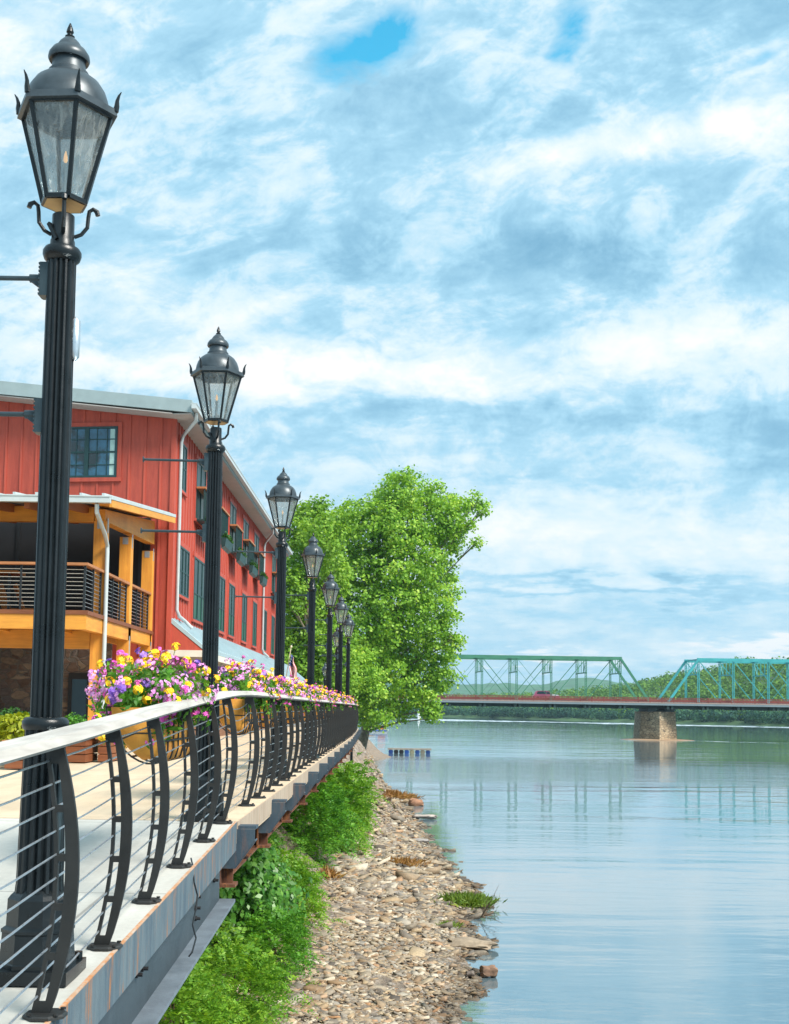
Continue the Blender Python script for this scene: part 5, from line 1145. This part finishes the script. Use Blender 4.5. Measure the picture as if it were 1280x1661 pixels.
q = MB(); q.box(-90, 160, YN-2.6, YFR+.8, 8.05, 8.74); q.build('road_deck', mat('bridge_deck', (.30, .30, .30), .8), BR)
q = MB(); q.box(-90, 160, YN-2.72, YN-2.6, 7.95, 8.38); q.build('edge_girder', mat('pale_girder', (.20, .25, .27), .5, 0, .15, .3), BR)
q = MB(); q.box(-90, 160, YN-2.74, YN-2.601, 8.425, 8.60); q.build('walkway', mat('walkway_pink', (.40, .27, .22), .8), BR)
q = MB()
for xx in np.arange(-90, 160, .34): q.box(xx, xx+.17, YN-2.60, YN-2.54, 8.62, 9.72)
for zz in (8.75, 9.2, 9.6): q.box(-90, 160, YN-2.62, YN-2.54, zz, zz+.10)
for xx in np.arange(-90, 160, 2.65): q.box(xx, xx+.2, YN-2.64, YN-2.52, 8.62, 9.75)
q.build('pedestrian_rail', mat('oxide_rail', (.20, .045, .035), .7, 0, .35, .5), BR)
q = MB(); 
for yy in (YN+.45, YFR-.45): q.box(-90, 160, yy, yy+.12, 8.9, 9.3)
q.build('traffic_rail', mat('oxide_beam', (.22, .05, .035), .7), BR)
q = MB()
for hx in [4.4+7.965*k for k in range(-2, 7)]+[63.05+8.05*k for k in range(0, 10)]+[-77+7.965*k for k in range(8)]: q.box(hx-.7, hx-.2, YN-2.4, YFR+.5, 7.1, 8.04); q.box(hx+.3, hx+.8, YN-2.4, YFR+.5, 7.1, 8.04)
q.box(-90, 160, YN+1, YN+1.3, 7.2, 8.0); q.box(-90, 160, YFR-1.3, YFR-1, 7.2, 8.0); q.build('floor_beam_row', mat('dark_floor_beam', (.02, .045, .04), .7), BR)
PIER = stone_mat('pier_stone', [(0, (.36, .26, .16)), (.5, (.46, .34, .21)), (1, (.56, .43, .28))], .9, (.10, .08, .06), (1, 1, 2.2))
for xc in (61.4, -12.6, 135.5):
    def ring(k, z): return [(xc-4.35*k, 286.5, z), (xc-.6*k, 282.4-(k-.9)*3, z), (xc+4.35*k, 286.2, z), (xc+4.35*k, 294, z), (xc, 298, z), (xc-4.35*k, 294, z)]
    q = MB(); R_ = ring(1.0, -1.5)+ring(.985, .9)+ring(.90, 6.15)+ring(.93, 6.2)+ring(.93, 6.5)
    q.add(R_, [(r_*6+k, r_*6+(k+1) % 6, (r_+1)*6+(k+1) % 6, (r_+1)*6+k) for r_ in range(4) for k in range(6)]+[tuple(range(24, 30))])
    pi_ = q.build('pier', PIER, BR)
    q = MB(); q.box(xc-3.1, xc-1.2, 283.2, 293.5, 6.5, 7.4); q.box(xc+1.2, xc+3.1, 283.2, 293.5, 6.5, 7.4); q.box(xc-2.8, xc+2.8, 285, 292, 6.5, 7.0); q.build('bearing', mat('dark_bearing', (.02, .03, .03), .7), pi_)
    q = MB(); q.lathe([(1.0, -.3), (1.0, .02), (.8, .16), (.5, .25)], 18); q.v = [(xc-.2+x_*8.6, 286.5+y_*6.5, z_*1.0) for x_, y_, z_ in q.v]; q.build('footing', mat('tan_silt', (.34, .22, .13), .9), pi_)
# vehicle on the bridge
def suv():
    x0, x1, y0, y1, z = 32.3, 38.5, 285.6, 287.5, 8.75
    c = thing('suv', 'long maroon and silver sport utility vehicle crossing the bridge', 'car', ((x0+x1)/2, 286.5, z))
    L = x1-x0; pr = [(0, .55), (.0, 1.05), (.05, 1.3), (.10, 2.0), (.16, 2.2), (.50, 2.22), (.58, 2.12), (.70, 1.45), (.93, 1.32), (.99, 1.1), (1., .55)]
    m = MB(); m.prism([(x0+L*a, y0, z+b) for a, b in pr], (0, y1-y0, 0)); o = m.build('body', mat('maroon_paint', (.42, .10, .17), .3, .2, .15, .5), c)
    m = MB(); m.prism([(x0+L*.13, y0-.01, z+1.45), (x0+L*.17, y0-.01, z+2.05), (x0+L*.49, y0-.01, z+2.07), (x0+L*.49, y0-.01, z+1.45)], (0, .008, 0)); m.prism([(x0+L*.505, y0-.01, z+1.45), (x0+L*.505, y0-.01, z+2.06), (x0+L*.57, y0-.01, z+2.0), (x0+L*.665, y0-.01, z+1.45)], (0, .008, 0)); m.build('window', DGLASS, c)
    m = MB(); m.prism([(x0+L*.71, y0-.015, z+1.1), (x0+L*.71, y0-.015, z+1.47), (x0+L*.93, y0-.015, z+1.34), (x0+L*.98, y0-.015, z+1.1)], (0, .3, 0)); m.build('hood', mat('silver_paint', (.65, .60, .62), .3, .3), c)
    for fx in (.18, .80):
        m = MB(); m.lathe([(.38, 0), (.42, .04), (.42, .24), (.38, .28)], 18); m.v = [(x0+L*fx+a, y0-.02+b_, z+.42+d_) for a, d_, b_ in m.v]; m.build('wheel', BLACKM, c)
suv()

# ---------------------------------------------------------------- air
hz = MB(); hz.box(-1000, 2300, -700, 3700, -4, 190)
ho = hz.build('haze', None); ho.data.materials.clear()
hm = bpy.data.materials.new('air'); hm.use_nodes = True; ht = hm.node_tree; ht.nodes.clear()
o_ = ht.nodes.new('ShaderNodeOutputMaterial'); v_ = ht.nodes.new('ShaderNodeVolumePrincipled'); v_.inputs['Color'].default_value = (.60, .82, .98, 1); v_.inputs['Density'].default_value = .00011; v_.inputs['Anisotropy'].default_value = .2
ht.links.new(v_.outputs[0], o_.inputs['Volume']); ho.data.materials.append(hm); tag(ho, kind='stuff')
for o in list(SC.objects):
    if '_w' in o: del o['_w']
